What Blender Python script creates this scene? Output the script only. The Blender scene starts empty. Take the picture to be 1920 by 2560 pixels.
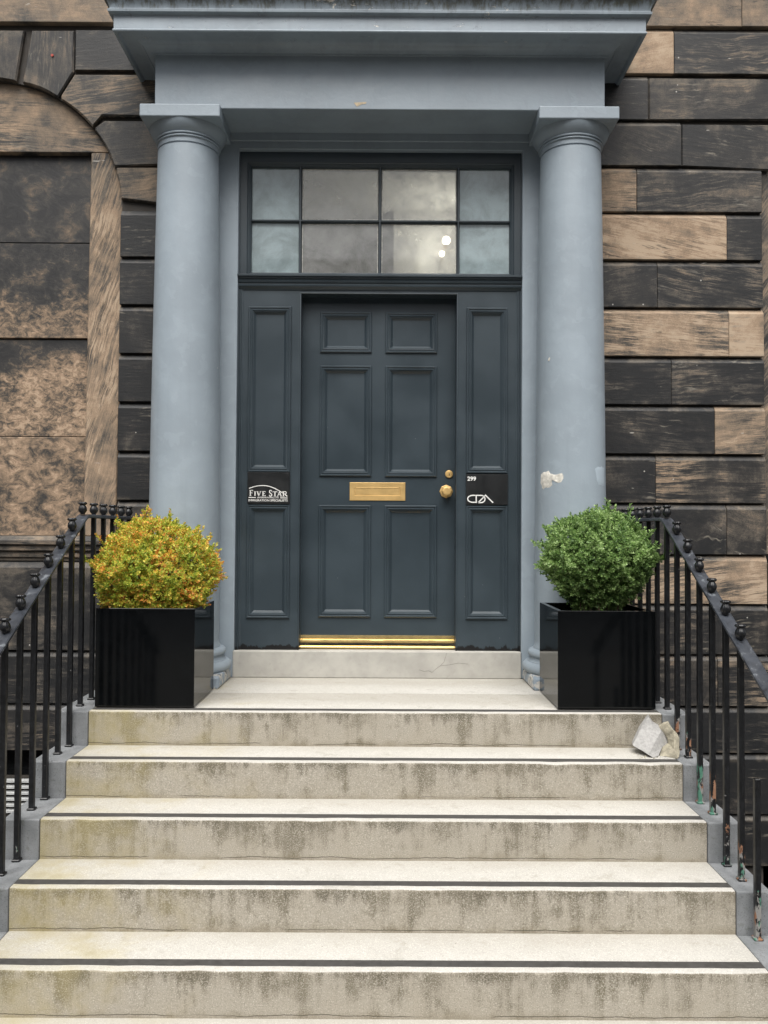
import bpy, bmesh, math, random
import numpy as np
from mathutils import Vector, Matrix
random.seed(7)
rng = np.random.default_rng(11)
scn = bpy.context.scene
col = scn.collection
R_ = math.radians

# ------------------------------------------------------------------ camera, sky, sun, exposure
cam_d = bpy.data.cameras.new('camera')
cam = bpy.data.objects.new('camera', cam_d); col.objects.link(cam)
cam_d.sensor_fit = 'HORIZONTAL'; cam_d.sensor_width = 36.0
cam_d.lens = 36.0 * 2066.95 / 1920.0
cam_d.clip_start = 0.05; cam_d.clip_end = 600
def cam_axes(p, y, r):
    f = Vector((math.sin(y)*math.cos(p), math.cos(y)*math.cos(p), math.sin(p)))
    ri = Vector((math.cos(y), -math.sin(y), 0)); u = ri.cross(f)
    return ri*math.cos(r)+u*math.sin(r), u*math.cos(r)-ri*math.sin(r), f
ca, cu, cf = cam_axes(0.02237, 0.0013, 0.00546)
M = Matrix.Identity(4)
for i in range(3):
    M[i][0], M[i][1], M[i][2] = ca[i], cu[i], -cf[i]
M[0][3], M[1][3], M[2][3] = 0.0334, -4.3067, 0.9437
cam.matrix_world = M
scn.camera = cam
scn.render.resolution_x, scn.render.resolution_y = 768, 1024

SUN_EL, SUN_AZ = R_(60), R_(-16)          # high, nearly square to the facade
world = bpy.data.worlds.new('World'); scn.world = world; world.use_nodes = True
wn = world.node_tree.nodes; wl = world.node_tree.links
sky = wn.new('ShaderNodeTexSky'); sky.sky_type = 'NISHITA'; sky.sun_disc = False
sky.sun_elevation = SUN_EL; sky.sun_rotation = math.pi + SUN_AZ
sky.air_density = 1.0; sky.dust_density = 6.0; sky.ozone_density = 1.0
hs = wn.new('ShaderNodeHueSaturation'); hs.inputs['Saturation'].default_value = 0.32
bg = wn['Background']; bg.inputs['Strength'].default_value = 0.05
wl.new(sky.outputs[0], hs.inputs['Color']); wl.new(hs.outputs[0], bg.inputs['Color'])

sun_d = bpy.data.lights.new('sun', 'SUN'); sun_d.energy = 1.5; sun_d.angle = R_(50); sun_d.color = (1, .97, .92)
sun = bpy.data.objects.new('sun', sun_d); col.objects.link(sun)
sdir = Vector((math.sin(SUN_AZ)*math.cos(SUN_EL), -math.cos(SUN_AZ)*math.cos(SUN_EL), math.sin(SUN_EL)))
sun.rotation_euler = sdir.to_track_quat('Z', 'Y').to_euler(); sun.location = (0, -6, 9)

scn.view_settings.view_transform = 'Standard'; scn.view_settings.look = 'None'
scn.view_settings.gamma = 1; scn.view_settings.use_curve_mapping = False
scn.view_settings.exposure = 1.6

# ------------------------------------------------------------------ helpers
class MB:
    def __init__(s): s.v = []; s.f = []
    def add(s, vs, fs):
        o = len(s.v); s.v += [tuple(v) for v in vs]; s.f += [tuple(i+o for i in f) for f in fs]; return s
    def box(s, x0, x1, y0, y1, z0, z1):
        return s.add([(x0,y0,z0),(x1,y0,z0),(x1,y1,z0),(x0,y1,z0),(x0,y0,z1),(x1,y0,z1),(x1,y1,z1),(x0,y1,z1)],
                     [(0,1,5,4),(1,2,6,5),(2,3,7,6),(3,0,4,7),(4,5,6,7),(3,2,1,0)])
    def prism_x(s, prof, x0, x1):                    # prof: (y,z) closed loop
        n = len(prof)
        vs = [(x0,y,z) for y,z in prof]+[(x1,y,z) for y,z in prof]
        fs = [(i,(i+1)%n,n+(i+1)%n,n+i) for i in range(n)]+[tuple(range(n))[::-1], tuple(range(n,2*n))]
        return s.add(vs, fs)
    def prism_y(s, poly, y0, y1):                    # poly: (x,z) closed loop
        n = len(poly)
        vs = [(x,y0,z) for x,z in poly]+[(x,y1,z) for x,z in poly]
        fs = [(i,(i+1)%n,n+(i+1)%n,n+i) for i in range(n)]+[tuple(range(n))[::-1], tuple(range(n,2*n))]
        return s.add(vs, fs)
    def lathe(s, prof, cx=0, cy=0, n=48, rib=None):  # prof: (r,z)
        vs = []
        for k,(r,z) in enumerate(prof):
            for i in range(n):
                a = 2*math.pi*i/n; rr = r
                if rib and rib[k]: rr = r*(1+rib[k]*math.cos(a*rib_n))
                vs.append((cx+rr*math.cos(a), cy+rr*math.sin(a), z))
        fs = []
        for k in range(len(prof)-1):
            for i in range(n):
                j = (i+1)%n
                fs.append((k*n+i, k*n+j, (k+1)*n+j, (k+1)*n+i))
        fs.append(tuple(range(n))[::-1]); fs.append(tuple(range((len(prof)-1)*n, len(prof)*n)))
        return s.add(vs, fs)
    def sweep(s, path, prof, closed=False):          # path: list of functions/points giving rows
        rows = len(path); n = len(prof)
        vs = [p for row in path for p in row]
        fs = []
        for i in range(rows if closed else rows-1):
            j = (i+1)%rows
            for k in range(n-1): fs.append((i*n+k, j*n+k, j*n+k+1, i*n+k+1))
        return s.add(vs, fs)
    def frame_rect(s, x0, x1, z0, z1, y, prof):      # moulding mitred round a rectangle; prof: (inset, out)
        rows = []
        for (cx, cz, sx, sz) in ((x0,z0,1,1),(x1,z0,-1,1),(x1,z1,-1,-1),(x0,z1,1,-1)):
            rows.append([(cx+sx*d, y-h, cz+sz*d) for d,h in prof])
        return s.sweep(rows, prof, closed=True)
    def tube(s, pts, r, n=8):
        rows = []
        for i,p in enumerate(pts):
            a = Vector(pts[max(0,i-1)]); b = Vector(pts[min(len(pts)-1,i+1)]); d = (b-a).normalized()
            u = d.orthogonal().normalized(); w = d.cross(u)
            rr = r[i] if isinstance(r,(list,tuple)) else r
            rows.append([tuple(Vector(p)+u*rr*math.cos(2*math.pi*k/n)+w*rr*math.sin(2*math.pi*k/n)) for k in range(n)])
        vs = [p for row in rows for p in row]; fs = []
        for i in range(len(rows)-1):
            for k in range(n): fs.append((i*n+k, i*n+(k+1)%n, (i+1)*n+(k+1)%n, (i+1)*n+k))
        fs += [tuple(range(n))[::-1], tuple(range((len(rows)-1)*n, len(rows)*n))]
        return s.add(vs, fs)
    def mesh(s, name, mat, bevel=0, seg=1, angle=None, jitter=0, fix=True):
        bm = bmesh.new()
        bv = [bm.verts.new(v) for v in s.v]
        for f in s.f:
            try: bm.faces.new([bv[i] for i in f])
            except ValueError: pass
        if fix: bmesh.ops.recalc_face_normals(bm, faces=bm.faces)
        if bevel:
            es = [e for e in bm.edges if len(e.link_faces)==2 and e.calc_face_angle(0) > .6]
            bmesh.ops.bevel(bm, geom=es, offset=bevel, segments=seg, profile=.5, affect='EDGES', clamp_overlap=True)
        if jitter:
            for v in bm.verts: v.co += Vector([random.uniform(-jitter,jitter) for _ in range(3)])
        if angle:
            for f in bm.faces: f.smooth = True
            for e in bm.edges:
                if len(e.link_faces)==2 and e.calc_face_angle(0) > R_(angle): e.smooth = False
        me = bpy.data.meshes.new(name); bm.to_mesh(me); bm.free()
        if mat: me.materials.append(mat)
        return me
    def build(s, name, mat, parent=None, recenter=False, **k):
        if recenter:
            a = np.array(s.v); c = (a.min(0)+a.max(0))/2
            s.v = [tuple(v) for v in (a-c)]
        o = link(name, s.mesh(name, mat, **k), parent)
        if recenter: o.location = tuple(c)
        return o
def link(name, data, parent=None):
    o = bpy.data.objects.new(name, data); col.objects.link(o)
    if parent: o.parent = parent
    return o
def tag(o, label=None, cat=None, group=None, kind=None):
    if label: o['label'] = label
    if cat: o['category'] = cat
    if group: o['group'] = group
    if kind: o['kind'] = kind
    return o
def thing(name, label, cat, group=None):
    return tag(link(name, None), label, cat, group)

# ------------------------------------------------------------------ node helpers
class NT:
    def __init__(s, name):
        s.m = bpy.data.materials.new(name); s.m.use_nodes = True
        s.t = s.m.node_tree; s.b = s.t.nodes['Principled BSDF']
    def n(s, ty, **k):
        nd = s.t.nodes.new(ty)
        for a,b in k.items(): setattr(nd, a, b)
        return nd
    def put(s, sock, v):
        if hasattr(v, 'is_linked') or isinstance(v, bpy.types.NodeSocket): s.t.links.new(v, sock)
        elif isinstance(v, (tuple,list)) and len(v)==3 and sock.type=='RGBA': sock.default_value = (*v,1)
        else: sock.default_value = v
    def math(s, op, a, b=0.0, c=0.0, clamp=False):
        nd = s.n('ShaderNodeMath', operation=op, use_clamp=clamp)
        s.put(nd.inputs[0], a); s.put(nd.inputs[1], b); s.put(nd.inputs[2], c); return nd.outputs[0]
    def mix(s, f, a, b, mode='MIX'):
        nd = s.n('ShaderNodeMix', data_type='RGBA', blend_type=mode)
        s.put(nd.inputs[0], f); s.put(nd.inputs[6], a); s.put(nd.inputs[7], b); return nd.outputs[2]
    def maprange(s, v, a, b, c=0.0, d=1.0, smooth=True):
        nd = s.n('ShaderNodeMapRange', interpolation_type='SMOOTHSTEP' if smooth else 'LINEAR')
        s.put(nd.inputs[0], v); s.put(nd.inputs[1], a); s.put(nd.inputs[2], b); s.put(nd.inputs[3], c); s.put(nd.inputs[4], d)
        return nd.outputs[0]
    def ramp(s, v, stops):
        nd = s.n('ShaderNodeValToRGB'); s.put(nd.inputs[0], v); e = nd.color_ramp.elements
        while len(e) < len(stops): e.new(.5)
        for k,(p,c) in enumerate(stops): e[k].position = p; e[k].color = (*c,1)
        return nd.outputs[0]
    def noise(s, vec, scale, detail=4, rough=.55, dist=0.0, out=0):
        nd = s.n('ShaderNodeTexNoise'); s.put(nd.inputs['Vector'], vec); s.put(nd.inputs['Scale'], scale)
        nd.inputs['Detail'].default_value = detail; nd.inputs['Roughness'].default_value = rough
        s.put(nd.inputs['Distortion'], dist); return nd.outputs[out]
    def voro(s, vec, scale, feature='F1', out=0, rnd=1.0):
        nd = s.n('ShaderNodeTexVoronoi', feature=feature); s.put(nd.inputs['Vector'], vec); s.put(nd.inputs['Scale'], scale)
        nd.inputs['Randomness'].default_value = rnd
        return nd.outputs[out]
    def mapping(s, vec, loc=(0,0,0), rot=(0,0,0), scale=(1,1,1)):
        nd = s.n('ShaderNodeMapping'); s.put(nd.inputs[0], vec); s.put(nd.inputs[1], loc); s.put(nd.inputs[2], rot); s.put(nd.inputs[3], scale)
        return nd.outputs[0]
    def comb(s, x=0.0, y=0.0, z=0.0):
        nd = s.n('ShaderNodeCombineXYZ'); s.put(nd.inputs[0],x); s.put(nd.inputs[1],y); s.put(nd.inputs[2],z); return nd.outputs[0]
    def vadd(s, a, b):
        nd = s.n('ShaderNodeVectorMath', operation='ADD'); s.put(nd.inputs[0],a); s.put(nd.inputs[1],b); return nd.outputs[0]
    def coord(s, w='Object'): return s.n('ShaderNodeTexCoord').outputs[w]
    def pos(s): return s.n('ShaderNodeNewGeometry').outputs['Position']
    def sep(s, v):
        nd = s.n('ShaderNodeSeparateXYZ'); s.put(nd.inputs[0], v); return nd.outputs
    def objinfo(s):
        nd = s.n('ShaderNodeObjectInfo'); return nd.outputs
    def bump(s, h, strength=.3, dist=.01):
        nd = s.n('ShaderNodeBump'); s.put(nd.inputs['Height'], h); nd.inputs['Strength'].default_value = strength
        nd.inputs['Distance'].default_value = dist; s.put(s.b.inputs['Normal'], nd.outputs[0])
    def done(s, color=None, rough=None, metal=None, spec=None):
        if color is not None: s.put(s.b.inputs['Base Color'], color)
        if rough is not None: s.put(s.b.inputs['Roughness'], rough)
        if metal is not None: s.put(s.b.inputs['Metallic'], metal)
        if spec is not None: s.put(s.b.inputs['Specular IOR Level'], spec)
        return s.m

# ------------------------------------------------------------------ materials
def mat_stone():
    """Sooty sandstone. Object colour: R = how much clean tan stone shows, G = bedding angle/pi, B = streak contrast, A = swirl."""
    t = NT('sooty_sandstone')
    oi = t.objinfo(); rgb = t.n('ShaderNodeSeparateColor'); t.put(rgb.inputs[0], oi['Color'])
    tan, ang, con, swirl = rgb.outputs[0], rgb.outputs[1], rgb.outputs[2], oi['Alpha']
    off = t.math('MULTIPLY', oi['Random'], 37.0)
    p = t.vadd(t.coord(), t.comb(off, off, off))
    p0 = t.coord()
    rot = t.comb(0.0, t.math('MULTIPLY', ang, math.pi), 0.0)
    warp = t.noise(p, 1.6, 4, .6, out=1)
    nd = t.n('ShaderNodeVectorMath', operation='SCALE'); t.put(nd.inputs[0], warp); t.put(nd.inputs[3], t.math('MULTIPLY', swirl, .16))
    pw = t.vadd(p, nd.outputs[0])
    ps = t.mapping(pw, rot=rot, scale=(1,1,1))
    s1 = t.noise(t.mapping(ps, scale=(2.4, 2.4, 25)), 1.0, 6, .72, .35)
    s2 = t.noise(t.mapping(ps, scale=(6.5, 6.5, 115)), 1.0, 5, .72)
    blot = t.noise(p, 5.5, 6, .68, .3)
    big = t.noise(p, 1.9, 4, .6)
    patch = t.maprange(t.noise(p, 2.8, 4, .65), .38, .62, .25, 1.15)
    grain = t.noise(p, 170, 2, .7)
    st = t.math('ADD', t.math('MULTIPLY', s1, .55), t.math('MULTIPLY', s2, .45))
    lines = t.math('SUBTRACT', t.maprange(st, .43, .57), .5)                # sharper bedding lines, only in patches
    f = t.math('MULTIPLY_ADD', t.math('MULTIPLY', lines, patch), t.math('MULTIPLY', con, 1.25), tan)
    f = t.math('MULTIPLY_ADD', t.math('SUBTRACT', blot, .5), 1.15, f)
    f = t.math('MULTIPLY_ADD', t.math('SUBTRACT', big, .5), 1.05, f)
    f = t.math('MULTIPLY_ADD', t.math('SUBTRACT', grain, .5), .42, f)
    c = t.ramp(f, [(0.0,(.015,.0155,.0165)), (.22,(.027,.0255,.0245)), (.42,(.076,.066,.055)), (.62,(.18,.138,.100)), (.84,(.31,.222,.150)), (1.0,(.41,.315,.225))])
    s3 = t.noise(t.mapping(ps, loc=(3,1,7), scale=(5.0, 5.0, 38)), 1.0, 6, .75, .35)
    wm = t.math('MULTIPLY', t.maprange(s3, .555, .66), t.maprange(t.noise(p, 3.6, 3, .6), .50, .64))
    c = t.mix(t.math('MULTIPLY', wm, .8), c, (.20,.178,.145))
    dk = t.math('MULTIPLY', t.maprange(s3, .44, .36), t.maprange(t.noise(p, 3.1, 4, .6), .46, .6))
    c = t.mix(t.math('MULTIPLY', dk, .75), c, (.026,.025,.024))
    warmth = t.mix(t.math('MULTIPLY', oi['Random'], .35), (1,1,1), (.86,.93,1.0))
    c = t.mix(1.0, c, warmth, 'MULTIPLY')
    # paler blotches along the top and bottom edges
    gen = t.sep(t.coord('Generated'))[2]
    ed = t.math('ADD', t.maprange(gen, .10, .0), t.maprange(gen, .84, .90))
    c = t.mix(t.math('MULTIPLY', t.math('MULTIPLY', ed, t.maprange(blot, .45, .65)), .5), c, (.16,.135,.105))
    # scratches and droppings
    sc = t.noise(t.mapping(p, rot=(0,.9,0), scale=(9,9,46)), 1.0, 2, .5)
    sc2 = t.noise(p, 7.0, 1, .5)
    scm = t.math('MULTIPLY', t.maprange(sc, .735, .77), t.maprange(sc2, .54, .62))
    c = t.mix(t.math('MULTIPLY', scm, .75), c, (.42,.40,.36))
    dots = t.voro(p, 11)
    dm = t.math('MULTIPLY', t.maprange(dots, .07, .035), t.maprange(t.noise(p, 5.1, 1), .58, .62))
    c = t.mix(t.math('MULTIPLY', dm, .7), c, (.55,.53,.49))
    h = t.math('ADD', t.math('MULTIPLY', s1, 1.0), t.math('ADD', t.math('MULTIPLY', s2, .6), t.math('MULTIPLY', grain, .5)))
    h = t.math('ADD', h, t.math('MULTIPLY', t.noise(p, 28, 4, .6), .7))
    t.bump(h, .30, .004)
    return t.done(c, t.maprange(f, 0, 1, .5, .85), spec=.35)

def mat_panel():
    """Curly-tooled infill slabs of the blind window. R = tan at the foot, G = tan at the head, B = where the change sits, A = curl size."""
    t = NT('tooled_sandstone')
    oi = t.objinfo(); rgb = t.n('ShaderNodeSeparateColor'); t.put(rgb.inputs[0], oi['Color'])
    off = t.math('MULTIPLY', oi['Random'], 53.0)
    p0 = t.coord(); p = t.vadd(p0, t.comb(off, off, off))
    gz = t.sep(t.coord('Generated'))[2]
    gx = t.sep(t.coord('Generated'))[0]
    wob = t.noise(p, 3.0, 4, .6)
    g2 = t.math('MULTIPLY_ADD', t.math('SUBTRACT', wob, .5), .45, gz)
    g2 = t.math('MULTIPLY_ADD', t.math('SUBTRACT', gx, .6), -.22, g2)
    k = t.maprange(g2, t.math('SUBTRACT', rgb.outputs[2], .16), t.math('ADD', rgb.outputs[2], .16))
    tan = t.math('MULTIPLY_ADD', t.math('SUBTRACT', rgb.outputs[1], rgb.outputs[0]), k, rgb.outputs[0])
    sc = t.math('MULTIPLY', oi['Alpha'], 15.0)
    curl = t.noise(t.mapping(p, rot=(0,.5,0), scale=(1,1,1.5)), sc, 6, .72, .9)
    curl2 = t.noise(p, t.math('MULTIPLY', sc, 2.3), 4, .7, 1.2)
    blot = t.noise(p, 5.0, 3, .55, .6)
    f = t.math('MULTIPLY_ADD', t.math('SUBTRACT', curl, .5), t.math('MULTIPLY_ADD', tan, 2.0, 1.0), tan)
    f = t.math('MULTIPLY_ADD', t.math('SUBTRACT', curl2, .5), t.math('MULTIPLY_ADD', tan, .8, .3), f)
    f = t.math('MULTIPLY_ADD', t.math('SUBTRACT', t.noise(p, 190, 2, .7), .5), .35, f)
    f = t.math('MULTIPLY_ADD', t.math('SUBTRACT', blot, .5), 1.3, f)
    c = t.ramp(f, [(0.0,(.023,.023,.024)), (.25,(.040,.038,.036)), (.45,(.10,.078,.058)), (.66,(.215,.155,.106)), (.9,(.335,.238,.162)), (1.0,(.40,.30,.212))])
    h = t.math('ADD', curl, t.math('MULTIPLY', curl2, .7))
    t.bump(h, .28, .006)
    return t.done(c, t.maprange(f, 0, 1, .45, .85), spec=.35)

def mat_paint(name, base, var=.12, rough=.45, moss=False, stain=0.0):
    t = NT(name); p = t.pos()
    n1 = t.noise(p, 2.6, 4, .6); n2 = t.noise(p, 11, 3, .55, .5); n3 = t.noise(p, 70, 3, .6)
    dark = tuple(c*(1-var) for c in base); lite = tuple(min(1, c*(1+var*.8)) for c in base)
    c = t.mix(t.maprange(n1, .3, .7), dark, lite)
    patch = t.math('MULTIPLY', t.maprange(n2, .57, .585), .35)          # touched-up areas with a visible edge
    c = t.mix(patch, c, tuple(min(1, x*(1+var*1.3)) for x in base))
    drip = t.noise(t.mapping(p, scale=(16,16,.8)), 1.0, 4, .6)
    c = t.mix(t.math('MULTIPLY', t.maprange(drip, .52, .8), .12+stain), c, tuple(x*.55 for x in base))
    spots = t.math('MULTIPLY', t.maprange(t.voro(p, 6.5), .05, .03), t.maprange(t.noise(p, 2.0, 1), .55, .6))
    c = t.mix(t.math('MULTIPLY', spots, .35), c, (.6,.58,.54))
    r = t.maprange(n2, .3, .7, rough-.06, rough+.1)
    if moss:
        z = t.sep(p)[2]
        dn = t.noise(t.mapping(p, scale=(14,14,5)), 1.0, 5, .7)
        dn2 = t.noise(t.mapping(p, scale=(60,60,9)), 1.0, 3, .6)
        d = t.math('ADD', t.math('MULTIPLY', t.math('SUBTRACT', z, 4.005), 10.0), t.math('MULTIPLY', t.math('SUBTRACT', dn, .5), 2.6))
        d = t.math('MULTIPLY_ADD', t.math('SUBTRACT', dn2, .5), 1.4, d)
        c = t.mix(t.math('MULTIPLY', t.maprange(d, -.15, .75), .85), c, t.mix(t.maprange(dn2,.3,.7), (.035,.034,.025), (.085,.08,.045)))
        fl = t.noise(t.mapping(p, scale=(9,9,22)), 1.0, 5, .7, .8)
        flm = t.math('MULTIPLY', t.maprange(fl, .655, .675), t.maprange(z, 3.87, 3.90))
        c = t.mix(flm, c, t.mix(t.maprange(n3,.4,.6), (.50,.45,.37), (.70,.68,.62)))
        cr = t.math('MULTIPLY', t.maprange(t.math('ABSOLUTE', t.math('SUBTRACT', fl, .62)), .008, .002), t.maprange(z, 3.87, 3.9))
        c = t.mix(t.math('MULTIPLY', cr, .7), c, (.05,.05,.05))
    h = t.math('ADD', t.math('MULTIPLY', n3, .5), t.math('ADD', n2, t.math('MULTIPLY', t.noise(p, 24, 3, .6), .8)))
    t.bump(h, .18, .006)
    return t.done(c, r)

def mat_door(name, base, rough=.38):
    t = NT(name); p = t.pos()
    brush = t.noise(t.mapping(p, scale=(95,95,3.2)), 1.0, 3, .6)
    n1 = t.noise(p, 3.0, 4, .6); n3 = t.noise(p, 60, 3, .6)
    c = t.mix(t.maprange(n1, .3, .7), tuple(x*.88 for x in base), tuple(x*1.12 for x in base))
    c = t.mix(t.math('MULTIPLY', t.maprange(n3, .62, .75), .25), c, tuple(x*1.7 for x in base))
    spots = t.math('MULTIPLY', t.maprange(t.voro(p, 14), .045, .03), t.maprange(t.noise(p, 3.1, 1), .56, .6))
    c = t.mix(t.math('MULTIPLY', spots, .5), c, (.3,.31,.3))
    z = t.sep(p)[2]
    foot = t.math('ADD', t.math('MULTIPLY', t.math('SUBTRACT', z, .195), 42.0), t.math('MULTIPLY', t.math('SUBTRACT', t.noise(t.mapping(p, scale=(26,26,8)), 1.0, 4, .65), .5), 5.5))
    c = t.mix(t.maprange(foot, .1, -.15), c, (.006,.006,.007))          # bare black wood along the foot
    h = t.math('ADD', t.math('MULTIPLY', brush, .6), t.math('MULTIPLY', n3, .5))
    t.bump(h, .05, .004)
    return t.done(c, t.maprange(n1, .3, .7, rough-.03, rough+.05))

def mat_concrete(name, base, riser=True):
    """Rendered step: grain, run-off streaks below the nosing, algae, cracks along the foot of the riser (object space: z=0 at the tread)."""
    t = NT(name); o = t.coord(); p = t.pos()
    nrm = t.n('ShaderNodeNewGeometry').outputs['Normal']
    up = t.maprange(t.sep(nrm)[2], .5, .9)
    x, y, z = t.sep(o)
    oi = t.objinfo(); ofs = t.math('MULTIPLY', oi['Random'], 61.0)
    p = t.vadd(p, t.comb(ofs, 0.0, t.math('MULTIPLY', ofs, .37)))
    grain = t.noise(p, 210, 2, .75); g2 = t.noise(p, 75, 3, .65); n1 = t.noise(p, 3.4, 5, .62, .3); n2 = t.noise(p, 11, 4, .6)
    c = t.mix(t.maprange(n1, .28, .72), tuple(v*.90 for v in base), tuple(min(1,v*1.08) for v in base))
    c = t.mix(t.math('MULTIPLY', up, .85), c, t.mix(t.maprange(n1, .3, .7), (.415,.405,.375), (.465,.455,.43)))
    c = t.mix(t.math('MULTIPLY', t.maprange(grain, .52, .68), t.math('MULTIPLY_ADD', up, -.42, .66)), c, tuple(v*.42 for v in base))
    c = t.mix(t.math('MULTIPLY', t.maprange(grain, .44, .30), .5), c, (.82,.79,.71))
    c = t.mix(t.math('MULTIPLY', t.maprange(g2, .55, .7), .22), c, tuple(v*.5 for v in base))
    # streaks
    ps = t.mapping(p, scale=(7.5, 0, .55)); s = t.noise(ps, 1.0, 5, .68)
    ps2 = t.mapping(p, scale=(34, 0, 1.6)); s2 = t.noise(ps2, 1.0, 3, .6)
    dep = t.math('MULTIPLY', z, -1/.175)                                 # 0 at nosing, 1 at foot
    sm = t.math('ADD', t.math('MULTIPLY', s, .72), t.math('MULTIPLY', s2, .34))
    sm = t.math('SUBTRACT', sm, t.math('MULTIPLY', dep, .13))
    sm = t.math('MULTIPLY_ADD', t.math('SUBTRACT', n2, .5), .55, sm)
    sm = t.math('MULTIPLY_ADD', t.math('SUBTRACT', n1, .5), .42, sm)
    sf = t.math('MULTIPLY', t.maprange(sm, .42, .64), t.math('SUBTRACT', 1.0, up))
    gs = t.maprange(grain, .35, .58, .25, 1.0)
    dirt = t.mix(t.maprange(n1,.35,.65), (.088,.078,.047), (.058,.056,.042))
    c = t.mix(t.math('MULTIPLY', t.math('MULTIPLY', sf, gs), .88), c, dirt)
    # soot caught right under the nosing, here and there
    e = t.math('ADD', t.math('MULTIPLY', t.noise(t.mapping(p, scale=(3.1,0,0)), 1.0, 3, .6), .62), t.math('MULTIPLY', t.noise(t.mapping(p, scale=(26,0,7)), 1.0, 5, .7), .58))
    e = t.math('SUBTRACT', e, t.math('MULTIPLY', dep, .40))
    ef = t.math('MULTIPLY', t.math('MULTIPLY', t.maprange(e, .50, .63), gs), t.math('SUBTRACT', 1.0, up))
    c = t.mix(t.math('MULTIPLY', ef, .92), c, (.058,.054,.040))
    # treads: trodden grey towards the back, a few blots
    tb_ = t.math('MULTIPLY', up, t.maprange(t.math('MULTIPLY_ADD', t.math('SUBTRACT', n1, .5), .5, y), .12, .34))
    c = t.mix(t.math('MULTIPLY', tb_, .38), c, (.22,.20,.155))
    c = t.mix(t.math('MULTIPLY', t.math('MULTIPLY', up, t.maprange(n2, .56, .70)), .30), c, (.24,.225,.18))
    # grime of the upright face, deepened to put shade into the riser colour; splash at the foot
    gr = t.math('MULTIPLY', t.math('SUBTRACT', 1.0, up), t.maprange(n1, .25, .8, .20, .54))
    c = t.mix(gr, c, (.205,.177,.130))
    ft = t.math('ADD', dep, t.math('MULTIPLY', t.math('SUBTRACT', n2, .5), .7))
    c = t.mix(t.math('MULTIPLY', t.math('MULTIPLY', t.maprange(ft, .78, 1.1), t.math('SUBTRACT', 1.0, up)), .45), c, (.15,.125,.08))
    # clean worn nosing
    # algae, strongest to the left
    wx = t.sep(t.pos())[0]
    al = t.math('ADD', t.math('MULTIPLY', t.math('SUBTRACT', n1, .5), 2.2), t.math('MULTIPLY', t.math('ADD', wx, .75), -.9))
    al = t.math('MULTIPLY', t.maprange(al, -.1, .9), t.maprange(n2, .25, .6, .3, .8))
    c = t.mix(t.math('MULTIPLY', al, .62), c, (.33,.28,.12))
    c = t.mix(t.math('MULTIPLY', t.maprange(t.voro(p, 9.0), .035, .02), .7), c, (.10,.09,.08))
    # settlement crack just above the foot
    cz = t.math('ADD', t.math('MULTIPLY', t.math('SUBTRACT', t.noise(t.mapping(p, scale=(3.2,0,0)), 1.0, 6, .65), .5), .042), -.163)
    cd = t.math('ABSOLUTE', t.math('SUBTRACT', z, cz))
    cm = t.math('MULTIPLY', t.maprange(cd, .0022, .0008), t.maprange(t.noise(t.mapping(p, scale=(2.1,0,3)), 1.0, 2, .5), .44, .5))
    cm = t.math('MULTIPLY', cm, t.math('SUBTRACT', 1.0, up))
    c = t.mix(t.math('MULTIPLY', cm, .85), c, (.045,.04,.03))
    h = t.math('ADD', t.math('MULTIPLY', grain, .55), t.math('ADD', t.math('MULTIPLY', g2, .7), t.math('MULTIPLY', n2, .5)))
    t.bump(h, .5, .004)
    return t.done(c, .86, spec=.25)

def mat_simple(name, base, rough=.6, metal=0.0, var=.15, scale=30, bump=.15, spec=.5):
    t = NT(name); p = t.pos()
    n = t.noise(p, scale, 4, .6); n2 = t.noise(p, scale*5, 2, .6)
    c = t.mix(t.maprange(n, .3, .7), tuple(x*(1-var) for x in base), tuple(min(1,x*(1+var)) for x in base))
    c = t.mix(t.math('MULTIPLY', t.maprange(n2, .58, .72), var), c, tuple(x*.4 for x in base))
    if bump: t.bump(t.math('ADD', n, t.math('MULTIPLY', n2, .4)), bump, .003)
    return t.done(c, t.maprange(n, .3, .7, rough*.85, min(1,rough*1.15)), metal, spec)

def mat_kerb():
    t = NT('grey_kerb'); p = t.pos()
    g = t.noise(p, 190, 2, .7); n = t.noise(p, 8, 4, .6); n2 = t.noise(p, 40, 3, .6)
    c = t.mix(t.maprange(n, .3, .7), (.16,.17,.178), (.235,.245,.255))
    c = t.mix(t.math('MULTIPLY', t.maprange(g, .56, .72), .65), c, (.05,.052,.05))
    c = t.mix(t.math('MULTIPLY', t.maprange(n2, .58, .7), .4), c, (.10,.11,.09))
    t.bump(t.math('ADD', g, n2), .4, .003)
    return t.done(c, .75, spec=.3)

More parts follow.
